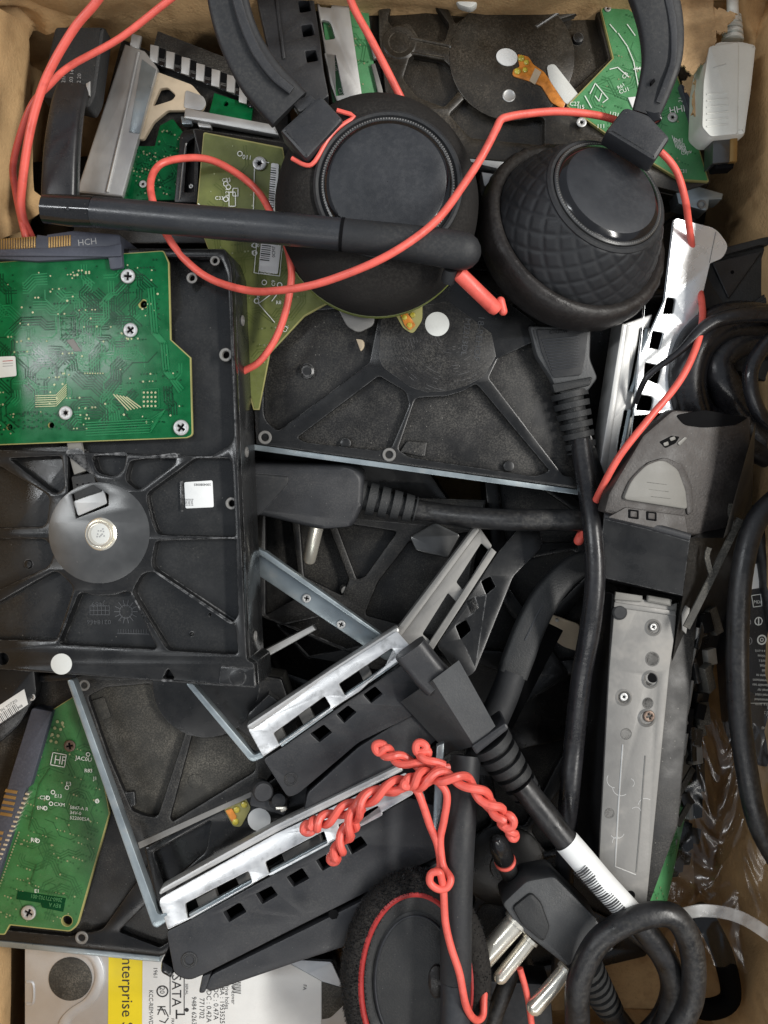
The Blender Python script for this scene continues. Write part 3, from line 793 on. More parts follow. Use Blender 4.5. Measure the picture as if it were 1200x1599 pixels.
for L in ([(953, 38), (963, 50)], [(966, 52), (980, 72), (990, 96), (1000, 150)], [(980, 38), (992, 55)], [(953, 108), (965, 105), (982, 120)], [(922, 146), (930, 130), (950, 154), (942, 160)], [(930, 150), (936, 158), (940, 146)], [(914, 150), (924, 168)], [(990, 108), (1002, 106)]):
    b.lines([L], 1.6, wh, w)
for (s_, x, y, sz, an) in (('C8', 976, 124, 9, 60), ('44', 992, 110, 9, 0), ('R61', 966, 140, 8, 30), ('CU1', 968, 147, 9, 20), ('U31', 952, 180, 9, -10), ('111', 932, 200, 9, 0), ('C27', 890, 165, 9, 0), ('J15', 902, 170, 9, 0), ('21', 1066, 160, 9, 90), ('HHI', 1046, 178, 15, 10), ('D41', 1052, 222, 9, 0), ('VR2', 1056, 232, 9, -10), ('Cmv', 1064, 242, 9, 10), ('C31', 1060, 270, 8, 0)):
    b.text(s_, x, y, sz, wh, an, w+.05)
for i in range(7): b.lines([[(1050+i*3, 212+i*2), (1056+i*3, 230+i*2)]], 1, wh, w+.1)
board = b.build('circuit_board', t)
for (x, y, r) in ((949, 14, 6), (1050, 184, 9), (908, 192, 9)): screw(board, f, x, y, r, 10, 'torx')
b = MB(f); b.prism([[(981, 152), (1000, 150), (998, 168), (988, 168)]], 10, 12.5, K['label'], .3); b.build('sticker', board)
b = MB(f); b.prism([[(1062, 130, 3), (1088, 138, 4), (1113, 222, 3), (1092, 225, 3)]], -40, 24, K['sata'], 3); b.build('connector', t)
b = MB(f); b.prism([[(1052, 280), (1130, 302, 2), (1128, 311, 2), (1108, 312), (1106, 330, 8), (1060, 318)]], -50, -6, K['steel'], 2); b.build('bracket', t)
hole(t, f, 1096, 319, 8, -5, 'bush')
b = MB(f); b.prism([[(728, 236), (800, 250), (796, 268), (724, 250)]], -40, -4, K['alu'], 2)
b.prism([[(752, 268), (790, 274), (786, 300), (756, 290)]], -60, -14, K['alu'], 2); b.build('edge_rail', t)

# ------------------------------------------------------------------ drive in a bare metal tray, top left
f = Fr(250, 200, -225, (.06, -.06))
t = thing('hard_drive', f, 'drive in bare metal tray with a comb of silver contacts, in the top left corner', 'hard drive')
b = MB(f); b.prism([[(190, 60), (450, 170), (450, 380), (110, 380), (130, 290)]], -110, -14, K['cast_dust'], 3); b.build('casing', t)
b = MB(f)
b.prism([[(195, 68), (226, 79), (247, 106, 6), (240, 130), (191, 307), (119, 300)]], -6, 8, K['alu'], 3, r=2)
b.prism([[(206, 52), (221, 56), (217, 76), (203, 72)]], -2, 5, K['alu'], 1)
b.prism([[(222, 92), (244, 108), (218, 208), (202, 206)]], 8, 10, K['steel'], 1)
b.tube([f.p(217, 82, 9), f.p(196, 180, 9), f.p(168, 300, 9)], 3, K['alu'], 8, 1)
b.build('side_panel', t)
b = MB(f)
b.prism([[(246, 112), (300, 132), (322, 158, 8), (316, 172, 6), (262, 172), (240, 190), (224, 218), (214, 216)], [(250, 138, 3), (262, 136), (275, 148, 4), (270, 156), (238, 166)]], -8, 1, K['tan'], 1, r=5)
b.prism([[(290, 140), (318, 150), (323, 162), (316, 173), (287, 168)]], 1, 2.5, K['alu'], .6, r=6)
b.build('insulator_film', t)
b = MB(f)
b.prism([[(212, 228), (242, 228), (250, 196), (270, 185, 4), (285, 205), (288, 312), (188, 312)]], -10, -2, K['pcb1'], .6)
b.prism([[(335, 145), (395, 165), (392, 190), (326, 180)], circ(353, 162, 4, 12)], -10, -2, K['pcb1'], .6)
traces(b, [(215, 232), (246, 230), (255, 198), (280, 200), (284, 305), (196, 305)], 3, 50, K['pcb1t'], K['pcb1d'], K['via'], -1.6, 1.2, 15, 3, 90, 18)
o = b.build('circuit_board', t)
screw(o, f, 224, 288, 7, -2, 'torx')
b = MB(f)
b.prism([[(246, 47), (356, 90), (400, 150), (395, 160), (240, 98), (236, 84)]], -20, 4, K['cast_dust'], 3)
for (x, y) in ((241, 82), (266, 92), (290, 101), (313, 111), (337, 120), (361, 129), (380, 146)):
    b.prism([[(x-6, y-13), (x+7, y-10), (x+5, y+16), (x-7, y+13)]], 3, 7, K['alu'], 1)
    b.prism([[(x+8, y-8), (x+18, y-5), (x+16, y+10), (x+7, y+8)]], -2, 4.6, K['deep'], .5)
    b.prism([[(x+8, y+12), (x+17, y+15), (x+15, y+22), (x+6, y+19)]], 0, 5, K['gloss'], 1)
b.build('contact_comb', t)
b = MB(f); b.prism([[(289, 168), (428, 194), (436, 211), (287, 184)]], -4, 14, K['alu'], 3, r=3)
b.prism([[(282, 180), (300, 184), (300, 194), (284, 194)]], -4, 8, K['steel'], 2, r=3); b.prism([[(308, 190), (330, 194), (330, 200), (310, 198)]], -4, 8, K['alu'], 2, r=3)
b.build('cross_bar', t)
b = MB(f)
b.prism([[(282, 204, 12), (306, 200), (440, 220), (440, 240), (312, 212), (308, 316), (272, 316)], [(293, 222, 6), (304, 214), (303, 300), (288, 300)]], -6, 6, K['cast_dust'], 2)
b.tube([f.p(291, 224, 6), f.p(286, 262, 6), f.p(281, 312, 6)], 1.5, K['alu'], 6)
b.build('tray_frame', t)
screw(t, f, 299, 291, 4, 0, 'torx')
# ------------------------------------------------------------------ silver labelled drive at the bottom edge
f = Fr(250, 1550, -300, (.0, .02))
t = thing('hard_drive', f, 'silver drive with yellow and white printed label, lying at the bottom edge', 'hard drive')
OUT = [(37, 1474, 4), (520, 1500, 4), (548, 1560, 10), (545, 1720, 10), (37, 1720, 10)]
b = MB(f); b.prism([OUT], -120, -4, K['cast'], 3, wp=0); b.build('casing', t)
b = MB(f)
b.prism([[(39, 1475, 4), (518, 1502, 4), (545, 1562, 10), (542, 1715), (39, 1715)]], -4, 2, K['hdd'], 1.5)
b.tube([f.p(100, 1478, 1), f.p(140, 1488, 1), f.p(155, 1510, 1), f.p(155, 1535, 1), f.p(140, 1562, 1), f.p(112, 1582, 1), f.p(98, 1605, 1), f.p(96, 1660, 1)], 9, K['hdd'], 12, flat=.6)
b.tube([f.p(42, 1533, 1), f.p(52, 1536, 1), f.p(52, 1564, 1), f.p(42, 1568, 1)], 3, K['hdd'], 8)
b.build('lid', t)
b = MB(f); b.prism([circ(110, 1529, 34, 40)], 1.5, 3.4, K['cast_grey'], .5); b.build('round_sticker', t)
b = MB(f)
b.prism([[(170, 1484), (223, 1488), (221, 1715), (168, 1715)]], 2, 3, K['yellow'])
b.prism([[(223.2, 1488), (448, 1502), (502, 1532), (502, 1715), (221.2, 1715)]], 2, 3, K['label'])
w = 3.5; ld = K['label_d']
b.text('Enterprise Storage', 191, 1482, 25, ld, -90, w, sx=1.02)
b.text('1961', 240, 1510, 9, ld, -90, w); b.text('KCC-REM-WDT', 233, 1546, 9.5, ld, -90, w, sx=.9)
b.ring(254, 1548, 10, 2.6, ld, w, 24); b.text('20', 250, 1541, 11, ld, -90, w)
b.text('SATA', 269, 1522, 21, ld, -90, w, sx=1.0); b.lines([[(266, 1520), (266, 1584)], [(288, 1520), (288, 1584)]], 1.6, ld, w)
b.text('SERIAL', 290, 1536, 6, ld, -90, w); b.text('FRAGILE', 268, 1590, 6.5, ld, -90, w)
b.lines([[(247, 1572), (258, 1572)], [(247, 1584), (252, 1572), (258, 1584)]], 2, ld, w)
b.lines([[(263, 1587), (258, 1577), (247, 1577)], [(263, 1590), (258, 1597), (250, 1594)]], 2, ld, w+.05)
b.lines([[(276, 1578), (276, 1590)], [(276, 1584), (288, 1584)]], 3, ld, w+.05); b.dot(292, 1577, 4, ld, w, 10)
for s_, x, y, z in (('9484 6263 8', 300, 1556, 10.5), ('771702', 312, 1558, 11), ('DC : 0.42A', 323, 1546, 11), ('DC : 0.47A', 334, 1542, 11), ('LBA : 1953525168', 344, 1536, 10.5), ('drive holes', 352, 1536, 9), ('of cover', 362, 1538, 9)):
    b.text(s_, x, y, z, ld, -90, w)
for i in range(14): b.lines([[(363+(i % 3), 1522+i*2.1), (376, 1524+i*2.1)]], .9+(i % 2)*.6, ld, w)
b.text('FA', 474, 1537, 8, ld, -95, w)
b.build('label', t)
b = MB(f); b.prism([[(502.5, 1533), (540, 1544, 6), (541, 1566, 8), (516, 1590, 8), (503, 1592)]], 2.1, 3.2, K['cast_grey'], .3); b.build('dark_tape', t)
screw(t, f, 552, 1588, 12, -20)

# ------------------------------------------------------------------ drive with the mid green board at the lower left
f = Fr(80, 1300, -270, (.03, .02))
t = thing('hard_drive', f, 'drive with mid green board marked HF and slate connector, at the lower left edge', 'hard drive')
b = MB(f)
OUT = [(-80, 1062), (130, 1050), (300, 1290), (330, 1450), (252, 1494), (-80, 1462)]
b.prism([OUT], -122, -14, K['cast_dust'], 3, wp=0)
b.prism([OUT, [(-70, 1075), (125, 1062), (280, 1290), (240, 1340), (160, 1452, 8), (108, 1462), (-70, 1445)], [(185, 1455, 5), (270, 1372), (310, 1440), (250, 1480)]], -14, 0, K['cast'], 3, r=5)
b.build('casing', t)
b = MB(f); b.prism([[(-80, 1462), (250, 1494), (250, 1503), (-80, 1471)]], -115, 2, K['steel'], 1.5); b.build('edge_rail', t)
hole(t, f, 128, 1464, 12, 1)
PC = [(82, 1108), (135, 1075), (172, 1270), (155, 1330), (122, 1446, 8), (110, 1455, 5), (16, 1445, 3), (8, 1460, 3), (-80, 1456), (-80, 1440), (20, 1300)]
b = MB(f); b.prism([PC, circ(105, 1438, 8)], -6, 2, K['edge'], .5)
b.prism([[(83.5, 1109, 0), (134, 1077), (170, 1270), (153, 1329), (120, 1444, 8), (109, 1453, 5), (15, 1443, 3), (7, 1458, 3), (-80, 1454), (-80, 1442), (22, 1301)], circ(105, 1438, 9.5)], 2, 2.6, K['pcb5'])
traces(b, [(84, 1115), (130, 1085), (166, 1270), (150, 1325), (118, 1440), (14, 1438), (-20, 1440), (30, 1290)], 8, 90, K['pcb5d'], K['pcb5d'], K['via'], 2.8, 1.4, 20, 3, 190, 18)
w = 5.2
b.text('HF', 84, 1192, 19, wh, -8, w, sx=.8); b.lines([[(83, 1175), (104, 1179), (101, 1198), (79, 1194)]], 1.6, wh, w, True)
for (x, y) in ((83, 1237), (75, 1246), (80, 1255), (71, 1262), (105, 1230), (59, 1313), (138, 1178), (152, 1251)): b.ring(x, y, 3.4, 1.4, wh, w)
for (s_, x, y, z, a) in (('E3', 103, 1227, 9, 0), ('C27', 62, 1248, 8, 0), ('E13', 85, 1245, 8, -6), ('EN1', 58, 1264, 8, 0), ('CXM', 84, 1258, 8, -6), ('R0', 48, 1315, 10, 0), ('8', 150, 1254, 10, 0), ('E1', 54, 1394, 8, 0), ('JAC0U', 118, 1186, 9, -8), ('R83', 132, 1206, 8, 0), ('J1', 146, 1218, 8, 0)):
    b.text(s_, x, y, z, wh, a, w+.05)
for i, s_ in enumerate(('5847-A R', '34V-0', '52200E5A')): b.text(s_, 109+0*i, 1263+i*8, 7.5, wh, -6, w+.05)
b.prism([[(28, 1391), (103, 1403), (99, 1424), (66, 1417), (64, 1410), (26, 1404)]], 2.8, 4, K['pcb1d'])
b.text('2060-771702-001', 98, 1403, 9, K['pcb3'], 172, w, sx=.78); b.text('REV A', 96, 1412, 9, K['pcb3'], 172, w, sx=.8)
for i in range(26): b.dot(30-i*1.6, 1300+i*4.4, 1.9, K['via'], w, 7)
for (x, y) in ((90, 1127), (98, 1129), (86, 1137), (95, 1139), (82, 1147), (91, 1149), (80, 1157), (88, 1159)): b.dot(x, y, 3, K['via'], w, 10)
b.lines([[(158*.5, 1200), (62, 1225), (46, 1296)], [(58, 1350), (48, 1380), (60, 1392), (105, 1398), (108, 1404)]], 1.4, K['pcb5d'], w)
board = b.build('circuit_board', t)
screw(board, f, 110, 1164, 11, 3, 'rust'); screw(board, f, 46, 1424, 14, 3)
b = MB(f)
b.prism([[(50, 1105, 6), (82, 1111, 3), (48, 1228), (41, 1232), (-34, 1470), (-70, 1460), (13, 1226), (14, 1220)]], -50, 18, K['sata'], 2.5, r=2)
for i in range(22): b.prism([[(40-i*3.1, 1238+i*7.2), (46-i*3.1, 1239+i*7.2), (45-i*3.1, 1242+i*7.2), (39-i*3.1, 1241+i*7.2)]], 0, 19, K['nickel'], .5)
for i in range(5): b.prism([[(9-i*2, 1232+i*9), (28-i*2, 1235+i*9), (26-i*2, 1240+i*9), (7-i*2, 1237+i*9)]], 0, 19.4, K['gold'], 1)
for i in range(5): b.prism([[(-10-i*2, 1296+i*9), (6-i*2, 1299+i*9), (4-i*2, 1304+i*9), (-12-i*2, 1301+i*9)]], 0, 19.4, K['gold'], 1)
b.build('connector', t)

# ------------------------------------------------------------------ corner of a drive with a barcode label at the left edge
f = Fr(10, 1090, -235, (-.1, .1))
t = thing('hard_drive', f, 'black drive corner with a white barcode label, peeping out below the largest drive', 'hard drive')
b = MB(f); b.prism([[(-120, 1040), (54, 1045, 8), (58, 1084, 10), (30, 1135, 20), (-120, 1260)]], -110, 0, K['cast'], 6); b.build('casing', t)
b = MB(f); b.prism([[(-60, 1140), (38, 1076), (44, 1100), (-60, 1172)]], -1, 1.4, K['label'], .2)
for i in range(16): b.lines([[(-10+i*2.3, 1122-i*1.5), (-2+i*2.3, 1136-i*1.5)]], .7+(i*5 % 3)*.4, K['label_d'], 1.8)
b.text('SN: YOTZO', 2, 1112, 6, K['label_d'], 33, 1.8); b.text('908', 29, 1108, 6, K['label_d'], 33, 1.8)
b.build('barcode_label', t)
screw(t, f, 50, 1088, 7, -3)

# ------------------------------------------------------------------ grey dusty casting left of the middle
f = Fr(270, 1180, -215, (-.03, -.02))
t = thing('hard_drive', f, 'grey dusty drive casting without a board, propped under the bottom of the largest drive', 'hard drive')
b = MB(f)
OUT = [(116, 1056), (300, 1040), (440, 1060), (470, 1150), (405, 1236), (228, 1318, 6), (212, 1318), (200, 1290)]
PK = [[(138, 1088, 5), (165, 1074), (235, 1068), (246, 1100), (286, 1136, 5), (290, 1142), (246, 1276, 10), (230, 1275), (207, 1266, 5), (170, 1180)],
      [(304, 1134, 5), (345, 1118), (400, 1160), (398, 1205, 6), (270, 1283, 4), (266, 1278)]]
b.prism([OUT], -118, -18, K['cast_grey'], 3, wp=0)
b.prism([OUT]+PK, -18, 0, K['cast_dust'], 4, r=5)
b.prism([circ(322, 1068, 84, 40)], -2, 2, K['cast'], 1.5)
b.prism([[(143, 1094, 4), (163, 1088, 4), (174, 1120, 4), (152, 1128, 4)]], -18, -14, K['cast_grey'], 1.5)
b.prism([[(194, 1238), (210, 1236), (212, 1258), (198, 1262)]], -18, -4, K['cast_rail'], 3, r=3)
b.prism([circ(305, 1220, 11)], -18, -16.4, K['cast_grey'], .7)
b.build('casing', t)
b = MB(f); b.prism([[(215, 1316), (402, 1232), (405, 1239), (218, 1326)]], -110, 2, K['alu_dull'], 1.5); b.build('edge_rail', t)
hole(t, f, 132, 1070, 10, 0); hole(t, f, 222, 1288, 13, -4, 'hole')

# ------------------------------------------------------------------ dusty drive in the deep middle
f = Fr(560, 900, -330, (.03, -.04))
t = thing('hard_drive', f, 'dark dusty drive with angled ribs lying deep in the middle, below the round earth pin', 'hard drive')
b = MB(f)
OUT = [(400, 770), (760, 780), (720, 1000), (640, 1060), (400, 960)]
PK = [[(415, 800), (455, 812), (470, 930), (415, 960)], [(468, 812, 6), (510, 812, 6), (545, 905, 5), (535, 930), (475, 900)],
      [(524, 815), (620, 830, 6), (570, 900), (558, 905)], [(640, 845), (740, 830), (660, 985), (570, 960, 8), (590, 910)], [(430, 975), (540, 950), (580, 1010), (480, 1030)]]
b.prism([OUT], -118, -26, K['cast_dust'], 3, wp=0); b.prism([OUT]+PK, -26, 0, K['cast_dust'], 4, r=5)
b.lathe(f.p(538, 920, -20), (.3, -.2, 1), [(10, 0), (9, 14), (3, 16)], K['alu_dull'], 12)
b.build('casing', t)
b = MB(f); b.prism([[(640, 838), (680, 815, 10), (720, 835), (700, 872), (650, 860)]], 0, 14, K['cast_satin'], 4, r=6); b.build('motor_cover', t)

f = Fr(390, 1300, -225, (.02, .02))
t = thing('hard_drive', f, 'smooth black drive with amber flex tab and white dot, beneath the lower tray', 'hard drive')
OUT = [(225, 1325), (395, 1236), (470, 1190), (640, 1170), (680, 1290), (330, 1460), (250, 1440)]
b = MB(f)
b.prism([OUT], -110, -14, K['cast'], 3, wp=0)
b.prism([OUT, [(240, 1332, 5), (330, 1282, 5), (322, 1330, 8), (258, 1385, 5)], [(262, 1400, 5), (334, 1340, 8), (420, 1300), (440, 1340), (300, 1430)]], -14, 0, K['cast'], 4, r=4)
b.build('casing', t)
b = MB(f); b.prism([circ(405, 1280, 18, 28)], .2, 2.4, K['label'], .4); b.build('round_sticker', t)
b = MB(f); b.prism([[(350, 1264), (384, 1246), (392, 1262), (376, 1292, 8), (364, 1290)]], .2, 2.4, K['edge'], .3, r=4)
b.prism([[(352, 1266), (362, 1262), (370, 1276), (364, 1286)]], 2.4, 5, K['copper'], .6, r=3)
for (x, y) in ((370, 1264), (368, 1283), (382, 1256)): b.lathe(f.p(x, y, 2.4), (0, 0, 1), [(6, 0), (5.2, 3), (1.5, 4.6)], K['flexy'], 12)
b.build('flex_cable', t)

# ------------------------------------------------------------------ drive trays: clip strip, black front, side rail
def squares(L): return [[(x-9, y-2), (x+6, y-9), (x+11, y+4), (x-4, y+11)] for x, y in L]
def tray(fr, label, strip, slots, bevel_edge, lip, panel, holes, lower, rail, boss, extra=None, strip_mat='steel_b', pm='plastic', fs=None, tabs=None):
    t = thing('drive_tray', fr, label, 'drive tray', 'drive trays with slotted clip strips')
    holes = [[(q[0], q[1], 2) for q in h_] for h_ in holes]
    b = MB(fs or fr); b.prism([strip]+slots, -4, 3, K[strip_mat], 1.6, r=3); b.to(fr)
    b.prism([bevel_edge], -24, 9.5, K['alu' if strip_mat == 'steel_b' else 'alu_dull'], 5, r=6)
    for sl_ in (tabs or []): b.prism([sl_], -30, -14, K['alu_dull'], 2)
    for l in lip: b.prism([l], 2, 15, K['steel' if strip_mat == 'steel_b' else 'alu_dull'], 2)
    b.build('clip_strip', t)
    b = MB(fr); b.prism([panel]+holes, -14, 8, K[pm], 2.2, r=7)
    hb = [(q[0], q[1]) for q in panel]
    b.prism([panel], -60, -36, K['deep'], 2, r=7)  # near-black backing, colours the square openings as shaded depth
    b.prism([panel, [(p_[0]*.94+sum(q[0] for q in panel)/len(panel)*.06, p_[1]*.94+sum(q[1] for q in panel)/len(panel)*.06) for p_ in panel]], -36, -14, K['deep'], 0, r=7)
    b.build('front_panel', t)
    if lower:
        b = MB(fr); b.prism([lower], -60, 1, K[pm], 5, r=8); b.build('release_lever', t)
    if rail:
        b = MB(fr); b.prism([rail], -16, 11, K['steel'], 2, r=6); b.build('side_rail', t)
    if boss:
        for (x, y, r) in boss: hole(t, fr, x, y, r, 8, 'hole')
    if extra: extra(t, fr)
    return t

def ex1(t, f):
    b = MB(f)
    b.lathe(f.p(408, 1232, -30), (.2, .1, 1), [(18, 0), (18, 26), (15, 30), (2, 30)], K['plastic'], 20)
    b.lathe(f.p(432, 1250, -40), (.2, .3, 1), [(16, 0), (16, 24), (12, 28), (2, 28)], K['plastic_gloss'], 20)
    b.prism([[(393, 1238), (450, 1262), (444, 1274), (390, 1258)]], -60, -24, K['plastic'], 3, r=4)
    b.build('latch_knob', t)
    b = MB(f); b.tube([f.p(432, 1262, -10), f.p(446, 1262, -6), f.p(440, 1266, -10)], 3, K['nickel'], 8); b.build('spring', t)
    b = MB(f); b.prism([[(384, 1118, 10), (420, 1084), (440, 1098), (396, 1136)]], -90, -30, K['cast'], 4); b.build('inner_bracket', t)
f = Fr(480, 1140, -165, (-.06, .02))
tray(f, 'tray with pale two slot clip strip and blunt black front, above twisted red cord', 
     [(386, 1136, 8), (520, 1048), (620, 985), (642, 1010), (600, 1044), (561, 1080), (537, 1095), (411, 1182)],
     [[(427, 1145), (507, 1087, 3), (517, 1104), (436, 1162)], [(529, 1068, 3), (612, 1012), (622, 1030), (539, 1086)]],
     [(384, 1134), (518, 1044), (622, 978), (626, 988), (524, 1050), (390, 1142)],
     [[(436, 1160), (518, 1103), (521, 1109), (440, 1167)], [(539, 1084), (622, 1028), (625, 1034), (542, 1091)]],
     [(411, 1186), (440, 1168), (536, 1100), (640, 1030), (690, 1060), (660, 1110), (560, 1160), (466, 1240), (450, 1246, 10)],
     [[(485, 1146, 3), (506, 1132, 3), (519, 1144, 3), (499, 1159, 3)], [(526, 1116, 3), (544, 1102, 3), (557, 1112, 3), (538, 1129, 3)], [(568, 1085), (586, 1072), (598, 1084), (580, 1098)]],
     [(480, 1238), (560, 1166), (680, 1090), (690, 1150), (630, 1200), (500, 1262), (474, 1270)],
     [(290, 1068), (300, 1066), (397, 1180, 6), (412, 1172), (414, 1182), (397, 1190, 6), (390, 1188)],
     [(455, 1217, 12)], ex1, fs=Fr(500, 1105, -150, (.143, -.19)), tabs=[[(428, 1145), (440, 1136), (448, 1152), (436, 1160)], [(466, 1117), (484, 1104), (492, 1120), (474, 1132)], [(560, 1047), (574, 1037), (582, 1054), (568, 1064)]])
def ex2(t, f):
    b = MB(f)
    b.prism([[(316, 1524, 4), (330, 1520), (320, 1552, 5), (310, 1552, 5)]], -60, 4, K['plastic'], 4)
    b.prism([[(252, 1500), (272, 1512), (268, 1530, 6), (250, 1520)]], -80, -12, K['plastic_gloss'], 6, r=6)
    b.build('latch_knob', t)
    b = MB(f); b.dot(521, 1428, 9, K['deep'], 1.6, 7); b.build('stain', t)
f = Fr(440, 1380, -165, (-.02, -.02))
tray(f, 'tray with the brightest white silver clip strip and long black front, near the bottom',
     [(247, 1404, 10), (430, 1302), (634, 1206), (646, 1240), (512, 1318), (420, 1366), (295, 1436), (262, 1452)],
     [[(289, 1411, 4), (388, 1360, 4), (394, 1378), (293, 1434)], [(414, 1346, 4), (506, 1298, 3), (512, 1317), (421, 1366)], [(528, 1288), (590, 1258), (596, 1272), (534, 1304)]],
     [(247, 1400, 10), (250, 1388), (430, 1288), (625, 1194), (632, 1204), (434, 1300)],
     [[(295, 1428), (394, 1373), (397, 1380), (298, 1436)], [(422, 1360), (512, 1312), (515, 1319), (425, 1367)]],
     [(260, 1455), (298, 1436), (420, 1370), (640, 1245), (690, 1262), (700, 1330), (480, 1440), (322, 1520), (294, 1532, 14), (272, 1520)],
     [[(349, 1425, 3), (372, 1411, 3), (376, 1411), (385, 1424, 3), (358, 1440, 3)], [(400, 1396, 3), (424, 1384, 3), (434, 1398, 3), (410, 1412, 3)], [(448, 1370, 3), (472, 1356, 3), (483, 1372, 3), (459, 1385, 3)],
      [(494, 1344, 3), (518, 1330, 3), (528, 1346, 3), (504, 1360, 3)], [(542, 1318, 3), (564, 1306, 3), (574, 1320, 3), (550, 1334, 3)]],
     [(330, 1522), (486, 1446), (704, 1336), (716, 1400), (600, 1450), (550, 1476), (470, 1502), (330, 1550), (318, 1545)],
     [(104, 1062), (114, 1060), (247, 1430, 10), (262, 1424), (266, 1436), (245, 1450, 9), (238, 1446)],
     [(296, 1499, 14)], ex2, fs=Fr(440, 1340, -152, (.135, -.27)), tabs=[[(306, 1404), (336, 1388), (342, 1406), (312, 1422)], [(368, 1371), (388, 1360), (394, 1378), (376, 1388)], [(440, 1334), (500, 1302), (506, 1318), (446, 1350)]])
f = Fr(700, 910, -215, (-.05, -.10))
tray(f, 'tray with dull narrow clip strip and dark front, in shadow beneath the moulded plug',
     [(616, 996, 6), (750, 824), (769, 852), (672, 1010), (640, 1010)],
     [[(752, 848), (766, 861), (723, 921), (713, 909)], [(700, 926), (714, 941), (676, 1004), (660, 990)]],
     [(612, 992), (744, 818), (752, 826), (622, 1002)],
     [[(768, 855), (776, 862), (676, 1016), (668, 1008)]],
     [(682, 1008), (778, 862), (832, 800), (852, 850, 20), (802, 900), (742, 1050), (722, 1062)],
     [[(752, 908), (766, 900), (774, 916), (760, 928)], [(726, 938), (742, 930), (750, 950), (735, 962)], [(712, 978), (728, 968), (736, 984), (720, 998)]],
     None, None, None, None, 'alu_dull', 'cast')

# two loose rails lying across the deep middle
f = Fr(510, 945, -225, (.0, .05))
t = thing('metal_rail', f, 'blue grey zinc rail with two screw heads running diagonally beneath the black plug', 'metal rail')
b = MB(f); b.prism([[(396, 858), (414, 866), (622, 1012), (640, 1040), (600, 1030), (400, 896)]], -5, 2, K['steel'], 1.5)
b.prism([[(396, 854), (416, 862), (626, 1012), (628, 1018), (414, 872), (396, 862)]], 0, 26, K['steel'], 2); b.build('rail', t)
screw(t, f, 479, 934, 8, 3); screw(t, f, 533, 975, 8, 3)
f = Fr(440, 1000, -260, (.0, .0))
b = MB(f); b.prism([[(400, 1022), (488, 976), (494, 984), (400, 1036)]], -30, 0, K['alu'], 3); o = b.build('metal_rail'); o.matrix_basis = f.matrix()
tag(o, 'short silver rail sticking out from the right side of the largest drive', 'metal rail')
# vented black panel and slotted rail at the top
f = Fr(470, 70, -150, (-.05, -.05))
t = thing('vent_panel', f, 'black vented tray front with square openings, behind the left headband arm', 'vent panel')
b = MB(f); b.prism([[(395, -30), (486, -30), (500, 60), (506, 110), (514, 150), (480, 170), (440, 130), (420, 80)]]+[[(x, y, 2), (x+16, y-2, 2), (x+20, y+14, 2), (x+3, y+17, 2)] for x, y in ((466, 2), (471, 40), (477, 80))], -40, 0, K['plastic'], 3, r=4)
b.prism([[(428, -20), (432, -20), (446, 90), (442, 92)]], 0, 4, K['plastic'], 1.5)
b.build('front_panel', t)
f = Fr(530, 70, -190, (-.08, 0))
t = thing('hard_drive', f, 'drive edge with slotted silver rail over green board, at the top edge', 'hard drive')
b = MB(f); b.prism([[(480, -60), (600, -60), (600, 170), (520, 170)]], -100, -16, K['cast'], 3); b.build('casing', t)
b = MB(f); b.prism([[(488, -40), (538, -40), (566, 150), (526, 158), (516, 130)], [(502, 30, 5), (516, 34, 5), (524, 60, 4), (508, 62)], [(506, 82), (526, 84), (540, 150), (524, 152)], [(494, -30), (514, -30), (518, 12), (500, 10)]], -6, 4, K['alu'], 2, r=3)
b.prism([[(580, 100), (586, 98), (600, 146), (592, 150)], [(570, 40), (576, 38), (590, 90), (584, 92)]], -10, 0, K['alu_dull'], 2)
b.build('side_rail', t)
b = MB(f); b.prism([[(496, -40), (570, -40), (590, 160), (520, 160)]], -14, -8, K['pcb3'], .5)
traces(b, [(498, -40), (565, -40), (580, 155), (524, 155)], 31, 30, K['pcb3d'], K['pcb3d'], K['via'], -7.6, 1.2, 10, 3, 40, 18)
b.text('SGB', 520, 96, 9, wh, -75, -6); b.text('C35', 528, 138, 8, wh, -75, -6)
b.build('circuit_board', t)
f = Fr(722, 5, -150, (.1, .2), 30)
b = MB(f); b.prism([[(690, -30), (735, -30), (747, 4, 6), (736, 14, 8), (716, 8, 6)]], -30, 0, K['whitep'], 6); o = b.build('plastic_plug'); o.matrix_basis = f.matrix()
tag(o, 'rounded end of a white plug poking in at the top edge', 'plug')

# ------------------------------------------------------------------ bright bent tray plate on the right
f = Fr(1040, 520, -165, (-.19, .10))
t = thing('drive_tray', f, 'bare shiny tray plate with square notches, leaning beside the right ear cup', 'drive tray', 'drive trays with slotted clip strips')
b = MB(f)
b.prism([[(1055, 342, 6), (1118, 358, 14), (1137, 384, 16), (1128, 402, 8), (1108, 410, 3), (1082, 520), (1060, 640), (990, 648), (985, 700), (1000, 560), (1040, 470)],
         [(1042, 464, 4), (1056, 466, 6), (1052, 490, 4), (1036, 490)], [(1018, 514, 4), (1040, 518, 6), (1032, 548, 4), (1012, 545)], [(1008, 566), (1036, 572, 8), (1028, 600, 4), (1006, 590)], [(1000, 616, 4), (1022, 620, 8), (1018, 642, 6), (994, 640)]], -4, 3, K['plate'], 1.5)
b.tube([f.p(1108, 410, 3), f.p(1118, 362, 3)], .8, K['alu_dull'], 6, 1)
b.build('plate', t)
b = MB(f)
b.prism([[(976, 505), (1020, 490), (1000, 570), (980, 690), (960, 770), (932, 770), (950, 660)],
         [(1000, 512), (1014, 514), (1004, 570), (990, 612), (982, 610), (996, 540)], [(976, 640), (988, 642), (978, 690), (966, 730), (962, 728), (968, 680)]], -26, -14, K['alu'], 3, r=3)
b.prism([[(972, 505), (982, 505), (944, 770), (930, 770)]], -60, -12, K['alu'], 4)
